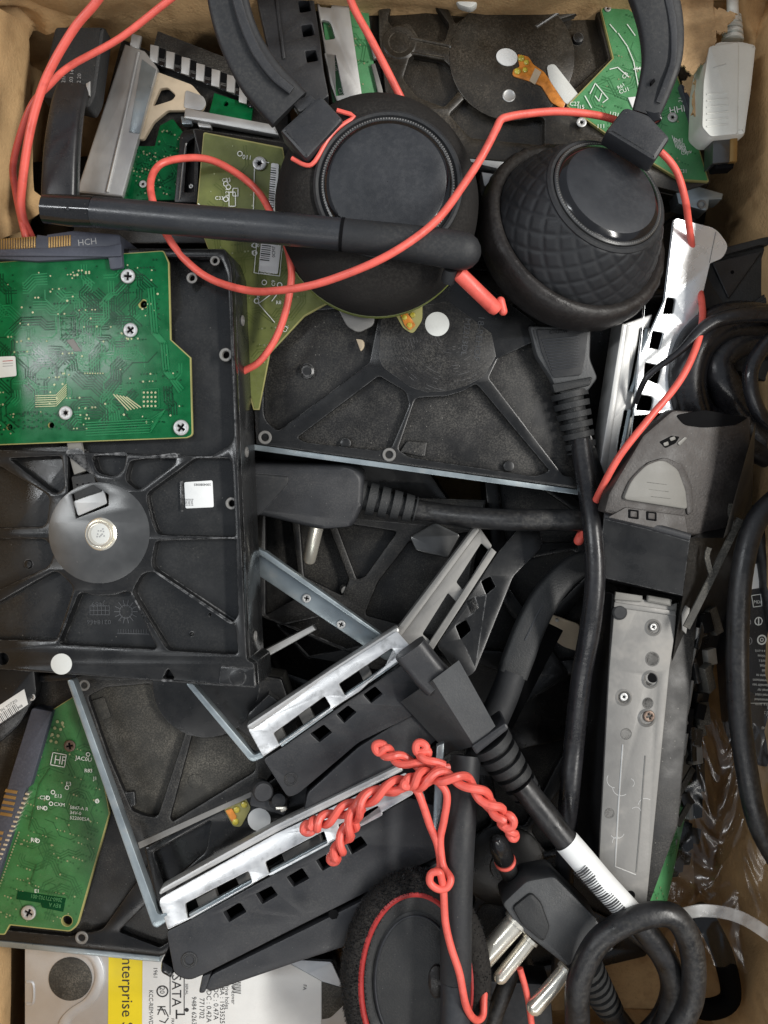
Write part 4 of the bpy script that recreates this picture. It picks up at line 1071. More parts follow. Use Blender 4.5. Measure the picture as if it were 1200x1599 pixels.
b.tube([f.p(1010, 514, -12), f.p(1000, 570, -12), f.p(986, 612, -12)], 4, K['steel'], 8); b.tube([f.p(984, 640, -12), f.p(974, 690, -12), f.p(964, 728, -12)], 4, K['steel'], 8)
b.build('side_rail', t)

# ------------------------------------------------------------------ standing drive caddy with black handle on the right
f = Fr(1000, 1100, -150, (-.05, -.03))
t = thing('drive_caddy', f, 'upright drive caddy, dull silver side plate and chunky black handle with grey button', 'drive caddy')
b = MB(f)
pl = [(962, 924), (1004, 930), (1004, 936), (1046, 944), (1058, 942), (1054, 990), (1046, 1045), (1010, 1414, 4), (988, 1410), (936, 1346), (952, 1045)]
b.prism([pl, circ(1019, 1059, 9, 20, 7, 10)], -6, 2, K['alu_dull'], 1.5)
b.prism([[(962, 924), (1003, 930), (1003, 940), (960, 936)], [(1012, 930), (1050, 936), (1050, 946), (1012, 940)]][:1], 0, 8, K['greyp'], 2)
b.prism([[(1012, 929, 2), (1051, 936, 2), (1049, 947, 2), (1011, 940, 2)]], 0, 9, K['greyp'], 3)
b.prism([[(960, 940), (1056, 954), (1056, 962), (959, 948)]], 1, 5, K['alu_dull'], 2)
def dimple(x, y, r, k):
    p = f.p(x, y, 2)
    b.lathe(p, (0, 0, 1), [(r, 0), (r*.92, .8), (r*.78, 2.2) if k else (r*.8, -.5), (r*.6, -1.2), (r*.5, -1.4)], K['alu_dull'], 24)
for (x, y, r, k) in ((1020, 980, 15, 1), (1019, 1029, 13, 0), (1016, 1061, 16, 1), (974, 1089, 15, 1), (1010, 1121, 16, 1), (1012, 1098, 10, 0), (978, 1146, 10, 0), (952, 1270, 9, 0)): dimple(x, y, r, k)
b.tube([f.p(973, 1162, 2), f.p(966, 1260, 2), f.p(961, 1353, 2), f.p(993, 1366, 2)], 1.6, K['alu'], 6, 1)
b.tube([f.p(1008, 1180, 2), f.p(1000, 1290, 2), f.p(994, 1362, 2)], 1.4, K['alu_dull'], 6, 1)
b.dot(985, 1398, 8, K['deep'], 2.6, 14); b.dot(1020, 1058, 9, K['deep'], 2.7, 16)  # near-black discs stand in for shaded hole depth
R = random.Random(12)
for i in range(7):
    x, y, a0, r_ = R.uniform(960, 1030), R.uniform(1150, 1330), R.uniform(0, 6), R.uniform(7, 14)
    b.lines([[(x+r_*math.cos(a0+k*.25), y+r_*math.sin(a0+k*.25)) for k in range(9)]], .9, K['alu'], 2.4+.02*i)
b.build('side_plate', t)
screw(t, f, 1020, 979, 6, 3); screw(t, f, 974, 1088, 7, 2, 'torx'); screw(t, f, 1013, 1118, 10, 1, 'rust')
b = MB(f); b.lathe(f.p(967, 956, 0), (0, 0, 1), [(13, -2), (13, 4), (10, 6), (2, 6)], K['rubber'], 20); b.build('rubber_foot', t)
# body of the caddy behind the plate
b = MB(f)
b.hull([f.p(958, 930, -8), f.p(1056, 945, -8), f.p(1008, 1412, -8), f.p(936, 1345, -8)][::-1], [f.p(958, 930, -8), f.p(1056, 945, -8), f.p(1008, 1412, -8), f.p(936, 1345, -8)], K['cast']) if False else None
b.prism([[(956, 926), (1060, 940), (1090, 960), (1060, 1290), (1014, 1416), (985, 1412), (934, 1345)]], -190, -7, K['cast_dust'], 4)
b.build('body', t)
f2 = Fr(1060, 800, -110, (-.30, .12))
def fp(x, y, w=0):       # point on the handle's sloping upper face, in the caddy frame
    q = f2.p(x, y, w); P = f2.O+f2.e1*q.x+f2.e2*q.y+f2.n*q.z
    return f.loc(P)
def slab(b, pl, w0, w1, m, bev=2, r=0):
    tmp = MB(f2); tmp.prism([pl], w0, w1, m, bev, r)
    b.add([f.loc(f2.O+f2.e1*v.x+f2.e2*v.y+f2.n*v.z) for v in tmp.v], tmp.f, m)
b = MB(f)
slab(b, [(944, 800, 4), (952, 770), (1005, 680), (1052, 640, 8), (1176, 650, 5), (1172, 720), (1130, 840), (1078, 838, 4)], -28, 0, K['brownp'], 6, 3)
slab(b, [(975, 776), (990, 745), (1012, 722), (1040, 714), (1068, 726), (1082, 760), (1084, 800), (1074, 806), (1070, 770), (1058, 738), (1036, 724), (1010, 734), (990, 760), (984, 780)], -4, 4, K['brownp'], 2, 8)
slab(b, [(1056, 648), (1100, 640), (1170, 652), (1150, 664), (1100, 668), (1070, 664)], -2, 2.5, K['deep'], 1, 8)
slab(b, [(1030, 690), (1050, 680), (1062, 682), (1056, 692), (1040, 700)], -1, 1.2, K['deep'], .4, 3)
slab(b, [(1058, 692), (1070, 682), (1074, 684), (1062, 696)], -1, 2, K['greyp'], .5, 2)
slab(b, [(1046, 684), (1054, 681), (1056, 686), (1048, 689)], 1.2, 3, K['greyp'], .5, 2); slab(b, [(1036, 692), (1044, 689), (1045, 695), (1038, 697)], 1.2, 3, K['greyp'], .5, 2)
# front block
b.hull([f.loc(at(*q)) for q in ((932, 905, -185), (1066, 935, -185), (1078, 842, -230), (940, 812, -230))],
       [f.loc(at(*q)) for q in ((934, 900, -126), (1066, 930, -118), (1078, 838, -96), (944, 802, -104))], K['cast'])
b.tube([f.loc(at(*q)) for q in ((944, 804, -108), (1010, 820, -104), (1077, 839, -100))], 7, K['plastic'], 10, 2)
b.build('handle', t, 40)
b = MB(f)
slab(b, [(974, 780), (986, 750, 14), (1010, 726), (1036, 716, 14), (1060, 733), (1072, 766), (1075, 796)], -2, 8, K['greyp'], 3, 8)
for i in range(3): slab(b, [(1010+i*3, 752+i*11), (1042+i*3, 756+i*11), (1042+i*3, 758+i*11), (1010+i*3, 754+i*11)], 6, 8, K['greyp'], .6)
b.build('release_button', t)
b = MB(f)
slab(b, [(978, 792), (1072, 806), (1076, 838), (950, 808)], -2, 3, K['brownp'], 2, 3)
for (x, y) in ((990, 803), (1018, 806)):
    slab(b, [(x-8, y-8), (x+8, y-6), (x+8, y+8), (x-8, y+6)], 2, 4.4, K['deep'], .5, 2)
    slab(b, [(x-5, y-5), (x+5, y-4), (x+5, y+5), (x-5, y+4)], 4, 5.4, K['brownp'], .5, 2)
b.build('indicator_panel', t)
# outer dusty flank with its wire bracket and the boards behind
b = MB(f)
A = [(1066, 935, -130), (1078, 840, -104), (1130, 840, -92), (1180, 660, -72), (1174, 800, -210), (1120, 1010, -290), (1075, 1290, -330), (1014, 1412, -300), (1048, 1045, -166)]
b.add([f.loc(at(*q)) for q in A], [(0, 8, 5, 4, 2, 1), (2, 4, 3), (8, 7, 6, 5)], K['cast_dust'])
b.add([f.loc(at(q[0], q[1], q[2]-30)) for q in A], [(0, 8, 5, 4, 2, 1), (2, 4, 3), (8, 7, 6, 5)], K['cast_dust'])
for i in range(7):
    x0, y0 = 1052-i*2, 1000+i*48
    b.tube([f.loc(at(x0+18, y0, -200)), f.loc(at(x0+40, y0-40, -235))], 6, K['cast_grey'], 8, 1, flat=.5)
b.build('flank', t, 20)
b = MB(f); R = random.Random(77)
for i in range(46):
    u = R.random(); x0 = 1078+44*R.random()-u*40; y0 = 960+u*400; z0 = -185-u*95+R.uniform(-16, 30)
    ff = Fr(x0, y0, z0, (-.5+R.uniform(-.3, .3), R.uniform(-.2, .2)), R.uniform(-20, 20)); q1, q2 = R.uniform(4, 13), R.uniform(10, 34)
    tmp = MB(ff); tmp.prism_l([rnd([(-q1, -q2), (q1, -q2), (q1, q2), (-q1, q2)], 2)], -14, 0, K[R.choice(('cast', 'cast_dust', 'deep', 'cast_grey', 'cast_rail', 'greyp'))], 1.5)
    tmp.to(f); b.add(tmp.v, [], K['cast']); o_ = len(b.v)-len(tmp.v)
    for fc, mm in zip(tmp.f, tmp.m): b.f.append([o_+k for k in fc]); b.m.append(b.mi(tmp.mats[mm]))
for i in range(5):
    u = i/4; b.tube([f.loc(at(1090-u*34, 980+u*330, -170-u*70)), f.loc(at(1084-u*34, 1020+u*330, -176-u*70)), f.loc(at(1074-u*34, 1056+u*330, -180-u*72))], 3, K['alu_dull'], 8, 4)
b.build('broken_edge', t)
b = MB(f)
b.tube([f.loc(at(*q)) for q in ((1072, 980, -120), (1110, 905, -130), (1156, 810, -120))], 7, K['cast_grey'], 8, 2, flat=.25)
b.tube([f.loc(at(*q)) for q in ((1112, 900, -128), (1104, 870, -120), (1108, 855, -116))], 5, K['cast_grey'], 8, 2, flat=.4)
b.tube([f.loc(at(*q)) for q in ((1146, 828, -122), (1140, 800, -118), (1142, 786, -112))], 4, K['cast_grey'], 8, 2, flat=.4)
b.prism([[(1064, 940), (1078, 950), (1072, 990), (1066, 984)]], 10, 14, K['alu_dull'], 1)
b.build('wire_bracket', t)
f3 = Fr(1050, 1300, -230, (-.9, 0))
t3 = thing('circuit_board', f3, 'green board slanting down beside the dull silver side plate, under clear film', 'circuit board')
b = MB(f3); b.prism([[(1058, 1228), (1082, 1222), (1042, 1410), (1014, 1414), (1024, 1350)]], -8, 0, K['pcb3'], 1)
traces(b, [(1058, 1232), (1080, 1228), (1040, 1405), (1018, 1408), (1028, 1350)], 41, 40, K['pcb3d'], K['pcb3d'], K['via'], .4, 1.2, 70, 3, 50, 20)
b.build('board', t3)
b = MB(f3); b.prism([[(1064, 1090), (1092, 1080), (1082, 1200), (1074, 1226), (1056, 1226)]], -10, 2, K['greyp'], 2)
b.prism([[(1072, 1112), (1078, 1110), (1074, 1146), (1068, 1148)]], 2, 4, K['yellow'], .5); b.build('connector', t3)
# ------------------------------------------------------------------ the wired headset with two ear cups
fL = Fr(606, 292, -14, (.03, -.02))
t = thing('headset', fL, 'black headset with two round ear cups, the right one quilted, lying on top', 'headset')
def fuzz(b, c, ax, R_, r, m, n, seed, ln=5, arc=(0, 6.283), th=(0, 6.283), xref=(1, 0, 0), w_=.8):
    rr = random.Random(seed); ax = Vector(ax).normalized(); e1 = Vector(xref); e1 = (e1-ax*e1.dot(ax)).normalized(); e2 = ax.cross(e1)
    for i in range(n):
        a = rr.uniform(*arc); q = rr.uniform(*th)
        d = e1*math.cos(a)+e2*math.sin(a); nrm = d*math.cos(q)+ax*math.sin(q)
        P = Vector(c)+d*R_+nrm*(r-.5); tn = ax.cross(d)*rr.uniform(-1, 1)+nrm*rr.uniform(.4, 1.2)+Vector((rr.uniform(-.5, .5),)*3)
        s = tn.orthogonal().normalized()*w_
        b.add([P-s, P+s, P+tn.normalized()*ln*rr.uniform(.5, 1.1)], [(0, 1, 2)], m)
# left cup
c0 = fL.p(606, 288, 0)
cc = fL.p(590, 318, 0)
b = MB(fL)
n = 72
def ringpts(cx, cy, rx, ry, w, rot=0): return [fL.p(x, y, w) for x, y in circ(cx, cy, rx, n, ry, rot)]
rings = [(588, 322, 146, 164, -128), (588, 321, 155, 173, -118), (589, 319, 159, 175, -95), (590, 316, 157, 172, -60), (594, 308, 149, 160, -30), (600, 298, 136, 140, -13), (604, 291, 124, 124, -7), (606, 288, 116, 116, -5)]
V = []; F_ = []
for rg in rings: V += ringpts(*rg)
for j in range(len(rings)-1):
    for k in range(n): F_.append((j*n+k, j*n+(k+1) % n, (j+1)*n+(k+1) % n, (j+1)*n+k))
F_.append(tuple(range(n))); F_.append(tuple((len(rings)-1)*n+k for k in range(n)))
b.add(V, F_, K['fabric'])
shell = b.build('ear_cup', t, 50)
b = MB(fL); b.tube(ringpts(588, 322, 154, 171, -122)[::3], 5, K['pcbo'], 8, 3, closed=True); b.build('seam_piping', shell)
b = MB(fL)
b.lathe(c0, (0, 0, 1), [(119, -12), (118, 0), (114, 3), (110, 1.5), (108, -2), (104, -3)], K['rubber'], 72, cap=False); b.build('rim_ring', shell)
b = MB(fL)
b.lathe(c0, (0, 0, 1), [(105, -6), (105, 2), (103.5, 4.5), (101, 5), (99.5, 4)], K['cast_satin'], 72, cap=False,
        disp=None)
for i in range(150):
    a = i*2*math.pi/150; d = Vector((math.cos(a), math.sin(a), 0)); s = Vector((-d.y, d.x, 0))*1.1
    p = c0+d*103.2; b.add([p-s-d*1.5+Vector((0, 0, 4)), p+s-d*1.5+Vector((0, 0, 4)), p+s+d*1.5+Vector((0, 0, 4)), p-s+d*1.5+Vector((0, 0, 4)), p+Vector((0, 0, 6.2))], [(0, 1, 4), (1, 2, 4), (2, 3, 4), (3, 0, 4)], K['alu'])
b.build('knurled_ring', shell)
b = MB(fL)
b.lathe(c0, (0, 0, 1), [(100, -4), (100, 5), (97, 9), (92, 11.5)], K['gloss'], 72, cap=False)
b.lathe(c0, (0, 0, 1), [(92, 11.5), (90, 12.6), (70, 12.9), (30, 13.1), (.5, 13.1)], K['cap'], 72, cap=False)
b.build('end_cap', shell)
b = MB(fL); b.prism([[(580, 156), (606, 151), (626, 153, 5), (606, 160), (584, 163)]], -24, -14, K['sticker'], 1, r=3)
b.v = [Vector((v.x, v.y, v.z-8)) for v in b.v]; b.build('worn_patch', shell)
b = MB(fL)
P = lambda x, y, w=-4: fL.p(x, y, w)
b.tube([P(526, 172, 4), P(553, 182, -2), P(530, 198, 2), P(512, 218, 2), P(492, 252, 2), P(478, 258, 0), P(456, 247, -2)], 3.6, K['red'], 8, 3)
b.build('red_trim', shell)
# right cup, leaning
fR = Fr(900, 362, -128, (-.35, -.36))
cR = Vector((0, 0, 0))
b = MB(fR)
b.lathe(cR, (0, 0, 1), [(138, -66), (154, -58), (166, -38), (170, -16), (168, 6), (161, 17), (151, 18), (143, 9)], K['leather'], 96, sq=(1.0, 1.02),
        disp=lambda a, j, r, h: (.7*math.sin(a*31+j)+.5*math.sin(a*53)) if 1 < j < 6 else 0)
prof = [(105+42*(1-(i/40)**1.5), 4+94*(i/40)) for i in range(41)]
def quilt(a, j, r, h):
    u = a*20/(2*math.pi); v = j*.075; p = (u+v) % 1-.5; q = (u-v) % 1-.5
    return 1.5*min(1, (.5-max(abs(p), abs(q)))*5) if j < 40 else 0
b.lathe(cR, (0, 0, 1), prof, K['fabric_q'], 320, disp=quilt, cap=False)
cup = b.to(fL).build('ear_cup', t, 55)
b = MB(fR)
b.lathe(cR, (0, 0, 1), [(106, 94), (106, 100), (102, 104), (97, 103), (95, 100)], K['rubber'], 72, cap=False); b.to(fL).build('rim_ring', cup)
b = MB(fR)
b.lathe(cR, (0, 0, 1), [(96, 98), (96, 106), (93, 108.5), (89, 107.5)], K['cast_satin'], 72, cap=False)
for i in range(130):
    a = i*2*math.pi/130; d = Vector((math.cos(a), math.sin(a), 0)); s = Vector((-d.y, d.x, 0))*1.1
    p = d*93+Vector((0, 0, 107.4)); b.add([p-s-d*1.5, p+s-d*1.5, p+s+d*1.5, p-s+d*1.5, p+Vector((0, 0, 2.4))], [(0, 1, 4), (1, 2, 4), (2, 3, 4), (3, 0, 4)], K['alu_dull'])
b.to(fL).build('knurled_ring', cup)
b = MB(fR)
b.lathe(cR, (0, 0, 1), [(90, 100), (90, 108), (87, 112), (80, 115)], K['gloss'], 72, cap=False)
b.lathe(cR, (0, 0, 1), [(80, 115), (78, 116), (50, 116.3), (.5, 116.5)], K['cap'], 72, cap=False); b.to(fL).build('end_cap', cup)
# band arms and yokes
G = lambda x, y, z: fL.g(x, y, z)
b = MB(fL); b.tube([G(350, -40, 20), G(361, 20, 12), (G(378, 70, 4)), G(408, 122, -4), G(452, 172, -16)], [31, 32, 33, 36, 38], K['rubber'], 24, flat=.42)
b.tube([G(362, -40, 34), G(376, 20, 27), G(398, 76, 20), G(428, 118, 14), G(456, 142, 8)], [7, 8, 8, 8, 7], K['plastic'], 12, flat=.8); b.build('band_arm', t)
b = MB(fL); b.tube([G(1010, -40, 10), G(1030, 30, 6), G(1034, 90, 0), G(1022, 140, -8), G(1008, 180, -14)], [38, 35, 31, 26, 22], K['rubber'], 24, flat=.42)
b.tube([G(1034, -40, 24), G(1050, 30, 19), G(1052, 90, 14), G(1040, 130, 8), G(1028, 160, 0)], [6, 6, 5, 5, 4], K['plastic'], 12, flat=.8)
b.prism([[(1016, 128), (1022, 122), (1024, 126), (1018, 132)]], 4, 14, K['deep'], .5); b.build('band_arm', t)
b = MB(fL); b.prism([[(437, 203, 4), (500, 146, 8), (537, 186, 6), (478, 250, 8)]], -40, 14, K['plastic'], 7); b.prism([[(456, 160), (484, 146), (496, 158), (468, 176)]], -20, 8, K['plastic'], 3, r=4); b.build('yoke', t)
b = MB(fL); b.prism([[(946, 205, 5), (977, 165, 8), (1014, 178, 6), (1048, 214, 6), (1023, 252, 6)]], -46, 8, K['plastic'], 7); b.prism([[(1000, 166), (1030, 162), (1036, 186), (1020, 190)]], -24, 0, K['gloss'], 3, r=4); b.build('yoke', t)

# ------------------------------------------------------------------ second headset: printed band end and boom microphone
f = Fr(330, 340, -30, (0, 0))
t = thing('headset', f, 'second headset showing only its printed band end and grey boom tipped with rubber', 'headset')
g = f.g
b = MB(f); b.tube([g(70, 326, -36), g(110, 329, -34), g(148, 331, -30)], [23, 25, 24.5], K['plastic_gloss'], 24, 3)
b.tube([g(106, 328, -8), g(107, 324, -7)], 3, K['cap'], 8, 1); b.build('boom_joint', t)
b = MB(f); b.tube([g(149, 331, -28), g(250, 340, -12), g(350, 349, 6), g(450, 358, 22), g(534, 366, 30)], [24, 24.5, 25, 25, 24.5], K['boom'], 28); b.tube([g(532, 365.8, 30), g(537, 366.4, 30)], 25.6, K['deep'], 28, 1); b.build('boom', t)
b = MB(f); b.tube([g(533, 366, 30), g(620, 377, 36), g(690, 387, 36), g(722, 392, 34)], [24.5, 27, 29, 29], K['rubber'], 28, round_end=(1,))
b.lathe(g(704, 420, 14), (-.1, -.6, -.6), [(10, 0), (12, 12), (11, 22), (6, 24)], K['rubber'], 16)
b.build('microphone', t)
b = MB(f); b.tube([g(94, 338, -120), g(95, 290, -112), g(98, 230, -116), g(106, 170, -130), g(114, 140, -150)], [30, 30, 29, 27, 26], K['band'], 28, flat=.55)
b.prism([[(60, 150), (85, 40), (165, 40), (150, 150), (140, 170)]], -190, -140, K['plastic_matt'], 8, r=8)
for i in range(3): b.text(('S/N 21N', 'UE 203 14', '83 12 20')[i], 101+i*12, 145, 8.5, K['grey_print'], 86, -138.5, mirror=False)
b.prism([[(134, 130), (141, 126), (141, 150), (136, 148)]], -140, -134, K['alu'], 2)
b.build('band_end', t)

# ------------------------------------------------------------------ third headset at the bottom: fuzzy pad, red piping, thick boom
f = Fr(640, 1500, -142, (.05, .03))
t = thing('headset', f, 'third headset with fuzzy black ear pad and red piping at the bottom edge', 'headset')
c = f.p(650, 1532, 0); q_ = 1.12
def el(rx, ry, z, n): return [c+Vector((math.cos(i*2*math.pi/n)*rx*q_, math.sin(i*2*math.pi/n)*ry*q_, z)) for i in range(n)]
b = MB(f)
b.tube(el(95, 154, 0, 48), 22, K['fabric'], 16, 1, closed=True)
rr = random.Random(5)
for i in range(9000):
    a = rr.uniform(1.4, 4.3) if i % 4 else rr.uniform(0, 6.28); q = rr.uniform(-.6, 3.4)
    cen = c+Vector((math.cos(a)*95*q_, math.sin(a)*154*q_, 0)); d = Vector((math.cos(a)*1.1, math.sin(a), 0)).normalized()
    nn = d*math.cos(q)+Vector((0, 0, math.sin(q))); P = cen+nn*21.5
    tn = (nn*rr.uniform(.5, 1.2)+Vector((rr.uniform(-.8, .8), rr.uniform(-.8, .8), rr.uniform(-.5, .5)))).normalized(); s = tn.orthogonal().normalized()*.9
    b.add([P-s, P+s, P+tn*rr.uniform(3, 6.5)], [(0, 1, 2)], K['fabric_q' if i % 5 else 'cap'])
b.build('ear_pad', t, 60)
b = MB(f)
b.lathe(c, (0, 0, 1), [(85*q_, -4), (81*q_, 12), (69*q_, 8), (66*q_, 4), (63*q_, 7), (45*q_, 9), (.5, 12)], K['plastic_matt'], 64, sq=(1, 1.66)); b.build('ear_plate', t)
b = MB(f); b.tube(el(84, 141, 16, 40), 5.6, K['red_dark'], 8, 2, closed=True); b.build('red_piping', t)
b = MB(f); b.tube(el(62, 104, 8, 40), 2, K['cap'], 8, 2, closed=True)
b.lathe(f.p(682, 1530, 6), (0, 0, 1), [(22, 0), (20, 8), (14, 11), (2, 11)], K['leather'], 20, sq=(.7, 1.4)); b.build('ear_detail', t)
g = f.g
b = MB(f); b.tube([g(728, 1180, -116), g(722, 1260, -100), g(716, 1340, -92), g(713, 1440, -90), g(712, 1530, -90)], [25, 25.5, 26, 26, 26], K['rubber'], 28); b.build('boom', t)
b = MB(f); b.tube([g(712, 1531, -90), g(711, 1600, -91), g(710, 1700, -94)], [25, 25, 25], K['cap'], 28); b.build('boom_joint', t)
b = MB(f); b.prism([[(682, 1165), (694, 1160), (692, 1260), (682, 1300), (676, 1290)]], -10, 8, K['steel'], 3); o = b.build('boom_strip', t)

# ------------------------------------------------------------------ power plugs and cords
def cord(b, fr, pts, r, m, seg=14, sub=7, **k): b.tube([fr.g(*p) for p in pts], r, m, seg, sub, **k)
# moulded two pin plug below the quilted cup
f = Fr(885, 570, -150, (.05, .10), 8)
t = thing('power_cable', f, 'black power cable whose finely ribbed grip hangs below the quilted ear cup', 'power cable')
b = MB(f)
def sect(pts, w): return [f.p(x, y, w) for x, y in pts]
b.prism([[(826, 508, 6), (924, 512, 6), (922, 560, 8), (934, 590, 6), (918, 612, 8), (872, 616, 8), (860, 590, 8), (838, 556, 8)]], -60, 0, K['plug'], 7, r=8)
b.prism([[(838, 514), (918, 515), (914, 556), (908, 586, 5), (864, 590, 5), (846, 550)]], 0, 3, K['rubber'], 2, r=5)
for i in range(11): b.prism([[(846+i*1.6, 530+i*4.6), (904+i*.3, 524+i*4.6), (904+i*.3, 526.4+i*4.6), (846+i*1.6, 532.4+i*4.6)]], 2, 4.6, K['cap'], .8)
b.text('chunw', 858, 521, 11, K['deep'], 3, 3.4)
b.prism([[(862, 600), (926, 588, 4), (922, 602, 4), (866, 614, 4)]], -46, 6, K['plastic_matt'], 4)
b.build('plug', t, 40)
b = MB(f); ribbed(b, f, f.p(889, 612, -22), f.p(909, 706, -18), 33, 26, K['plastic_matt'], 6, .62); b.build('strain_relief', t)
b = MB(f); cord(b, f, [(907, 690, -168), (914, 740, -150), (925, 820, -120), (930, 900, -116), (922, 980, -130), (908, 1060, -160), (897, 1160, -180), (888, 1260, -186), (880, 1400, -260), (875, 1520, -330)], [18, 17, 16.5, 17, 18, 18, 18, 18, 17, 17], K['cable_gloss'])
b.build('cable', t)
# three pin plug with one pin showing
f = Fr(490, 778, -200, (.04, .14), -6)
t = thing('power_cable', f, 'power cable with bulky black plug showing a single round silver pin', 'power cable')
b = MB(f)
b.prism([[(360, 724, 4), (470, 727), (545, 728, 14), (568, 742, 14), (566, 790, 10), (552, 824, 14), (500, 828), (410, 806), (360, 800)]], -110, 0, K['plastic'], 9, r=14)
b.prism([[(360, 736), (452, 744), (450, 756), (404, 806), (360, 804)]], -4, 3, K['rubber'], 2, r=6)
b.build('plug', t, 45)
b = MB(f)
p0, p1 = f.p(497, 812, -46), f.p(481, 880, -60)
b.lathe(p0, p1-p0, [(13, 0), (13, (p1-p0).length*.9), (11, (p1-p0).length*.96), (6, (p1-p0).length), (.5, (p1-p0).length)], K['nickel'], 24); b.build('pin', t)
b = MB(f); ribbed(b, f, f.p(556, 774, -40), f.p(650, 796, -44), 32, 24, K['plastic_matt'], 5, .7)
b.build('strain_relief', t)
b = MB(f); cord(b, f, [(640, 794, -240), (680, 801, -236), (740, 808, -206), (800, 812, -184), (870, 812, -180), (930, 814, -190), (990, 830, -260)], 19, K['cable']); b.build('cable', t)
# the appliance connector on top with the barcode tag, its cord runs to the coil
f = Fr(705, 1090, -80, (-.02, .10), -50)
t = thing('power_cable', f, 'power cable with black appliance connector and white barcode sleeve, coiled lower right', 'power cable')
b = MB(f)
b.tube([f.p(640, 1012, -34), f.p(668, 1048, -34), f.p(684, 1064, -34)], [29, 29, 29], K['plastic'], 24, 2, flat=.86)
b.build('socket', t, 50)
b = MB(f)
b.hull([f.p(x, y, -78) for x, y in ((626, 1096), (716, 1032), (772, 1130), (700, 1176))], [f.p(x, y, 0) for x, y in ((676, 1062), (717, 1031), (774, 1134), (741, 1165))], K['plug'])
b.prism([[(736, 1166, 4), (790, 1128, 5), (796, 1138, 5), (744, 1180, 5)]], -66, 6, K['plastic'], 4)
o = b.build('connector_body', t, 42); bv = o.modifiers.new('edge', 'BEVEL'); bv.width = .0009; bv.segments = 3
b = MB(f)
p0, p1 = f.p(764, 1156, -30), f.p(824, 1240, -34)
ribbed(b, f, p0, p1, 38, 26, K['plastic_matt'], 5, .68); b.build('strain_relief', t)
b = MB(f); cord(b, f, [(815, 1226, -112), (850, 1270, -112), (890, 1320, -114), (940, 1378, -118), (990, 1432, -128), (1040, 1500, -150), (1052, 1560, -170), (1020, 1640, -190)], 21, K['cable']); b.build('cable', t)
b = MB(f)
sl = [(884, 1313, -113.6), (905, 1337, -115), (940, 1378, -118), (972, 1413, -124), (988, 1430, -127.6)]
cord(b, f, sl, 22.4, K['label'], 20, 8, cap=False)
for i in range(24):
    k = i/23; x, y = 908+k*66, 1346+k*70; z = -115-k*8
    d = Vector((.68, -.73, 0)); s = Vector((.73, .68, 0)); wd = .7+(i*7 % 4)*.32
    P = at(x, y, z); L = [f.loc(P+s*(math.sin(q)*22.9)+Vector((0, 0, math.cos(q)*22.9))) for q in [(-1.35+j*.19) for j in range(9)]]
    dd = f.loc(P+d)-f.loc(P)
    for a_, c_ in zip(L[:-1], L[1:]): b.add([a_-dd*wd, c_-dd*wd, c_+dd*wd, a_+dd*wd], [(0, 1, 2, 3)], K['label_d'])
b.build('barcode_sleeve', t)
# three pin plug at the bottom
f = Fr(850, 1440, -150, (.0, .0), -45)
t = thing('power_cable', f, 'power cable with angular black plug and three round silver pins at the bottom', 'power cable')
b = MB(f)
b.prism([[(784, 1412), (822, 1376, 8), (866, 1368), (934, 1436, 4), (918, 1478), (888, 1512), (860, 1490), (812, 1452)]], -90, 0, K['plug'], 6, r=8)
b.prism([[(800, 1418), (830, 1394), (846, 1410), (860, 1450), (850, 1474), (816, 1446)]], -6, 7, K['plastic_matt'], 6, r=8)
b.prism([[(862, 1368), (936, 1440), (960, 1484, 4), (930, 1500), (900, 1460)]], -60, -4, K['plastic'], 6, r=6)
b.build('plug', t, 42)
for (x0, y0, x1, y1, r) in ((806, 1440, 745, 1508, 19), (828, 1468, 777, 1532, 12.5), (884, 1516, 829, 1580, 14.5)):
    b = MB(f); p0, p1 = f.p(x0, y0, -22), f.p(x1, y1, -12); L = (p1-p0).length
    b.lathe(p0, p1-p0, [(r*1.25, -4), (r*1.25, 2), (r, 3), (r, L*.9), (r*.85, L*.97), (r*.5, L*1.02), (.5, L*1.03)], K['nickel'], 28); b.build('pin', t)
b = MB(f)
p0, p1 = at(912, 1508, -215), at(955, 1580, -260)
ribbed(b, f, f.loc(p0), f.loc(p1), 34, 24, K['plastic_matt'], 7, .62); b.build('strain_relief', t)
b = MB(f); cord(b, f, [(948, 1572, -254), (985, 1620, -270), (1030, 1680, -280)], 22, K['cable']); b.build('cable', t)
# grey-brown coil
f = Fr(1000, 1540, -150)
b = MB(f); cord(b, f, [(905, 1680, -180), (902, 1590, -130), (905, 1530, -112), (935, 1470, -100), (990, 1436, -96), (1050, 1430, -104), (1080, 1480, -120), (1082, 1550, -138), (1062, 1600, -150), (1020, 1660, -170)], 21, K['cable'])
o = b.build('coiled_cord'); o.matrix_basis = f.matrix(); tag(o, 'thick black cord arching in a wide loop at the lower right corner', 'cord')
f = Fr(1030, 1500, -200)
b = MB(f); cord(b, f, [(985, 1450, -190), (1022, 1480, -190), (1046, 1530, -200), (1036, 1580, -220), (1000, 1620, -230), (960, 1640, -240)], 17, K['cable'])
o = b.build('coiled_cord'); o.matrix_basis = f.matrix(); tag(o, 'thinner grey black cord curling inside the wide loop of thick cord', 'cord')
f = Fr(1120, 1500, -330)
b = MB(f); cord(b, f, [(1090, 1420, -330), (1110, 1450, -336), (1132, 1500, -350), (1140, 1560, -370), (1100, 1576, -360), (1070, 1552, -350)], 20, K['deep'])
o = b.build('cord_end'); o.matrix_basis = f.matrix(); tag(o, 'matt black cord end resting on brown cardboard behind the clear film', 'cord')

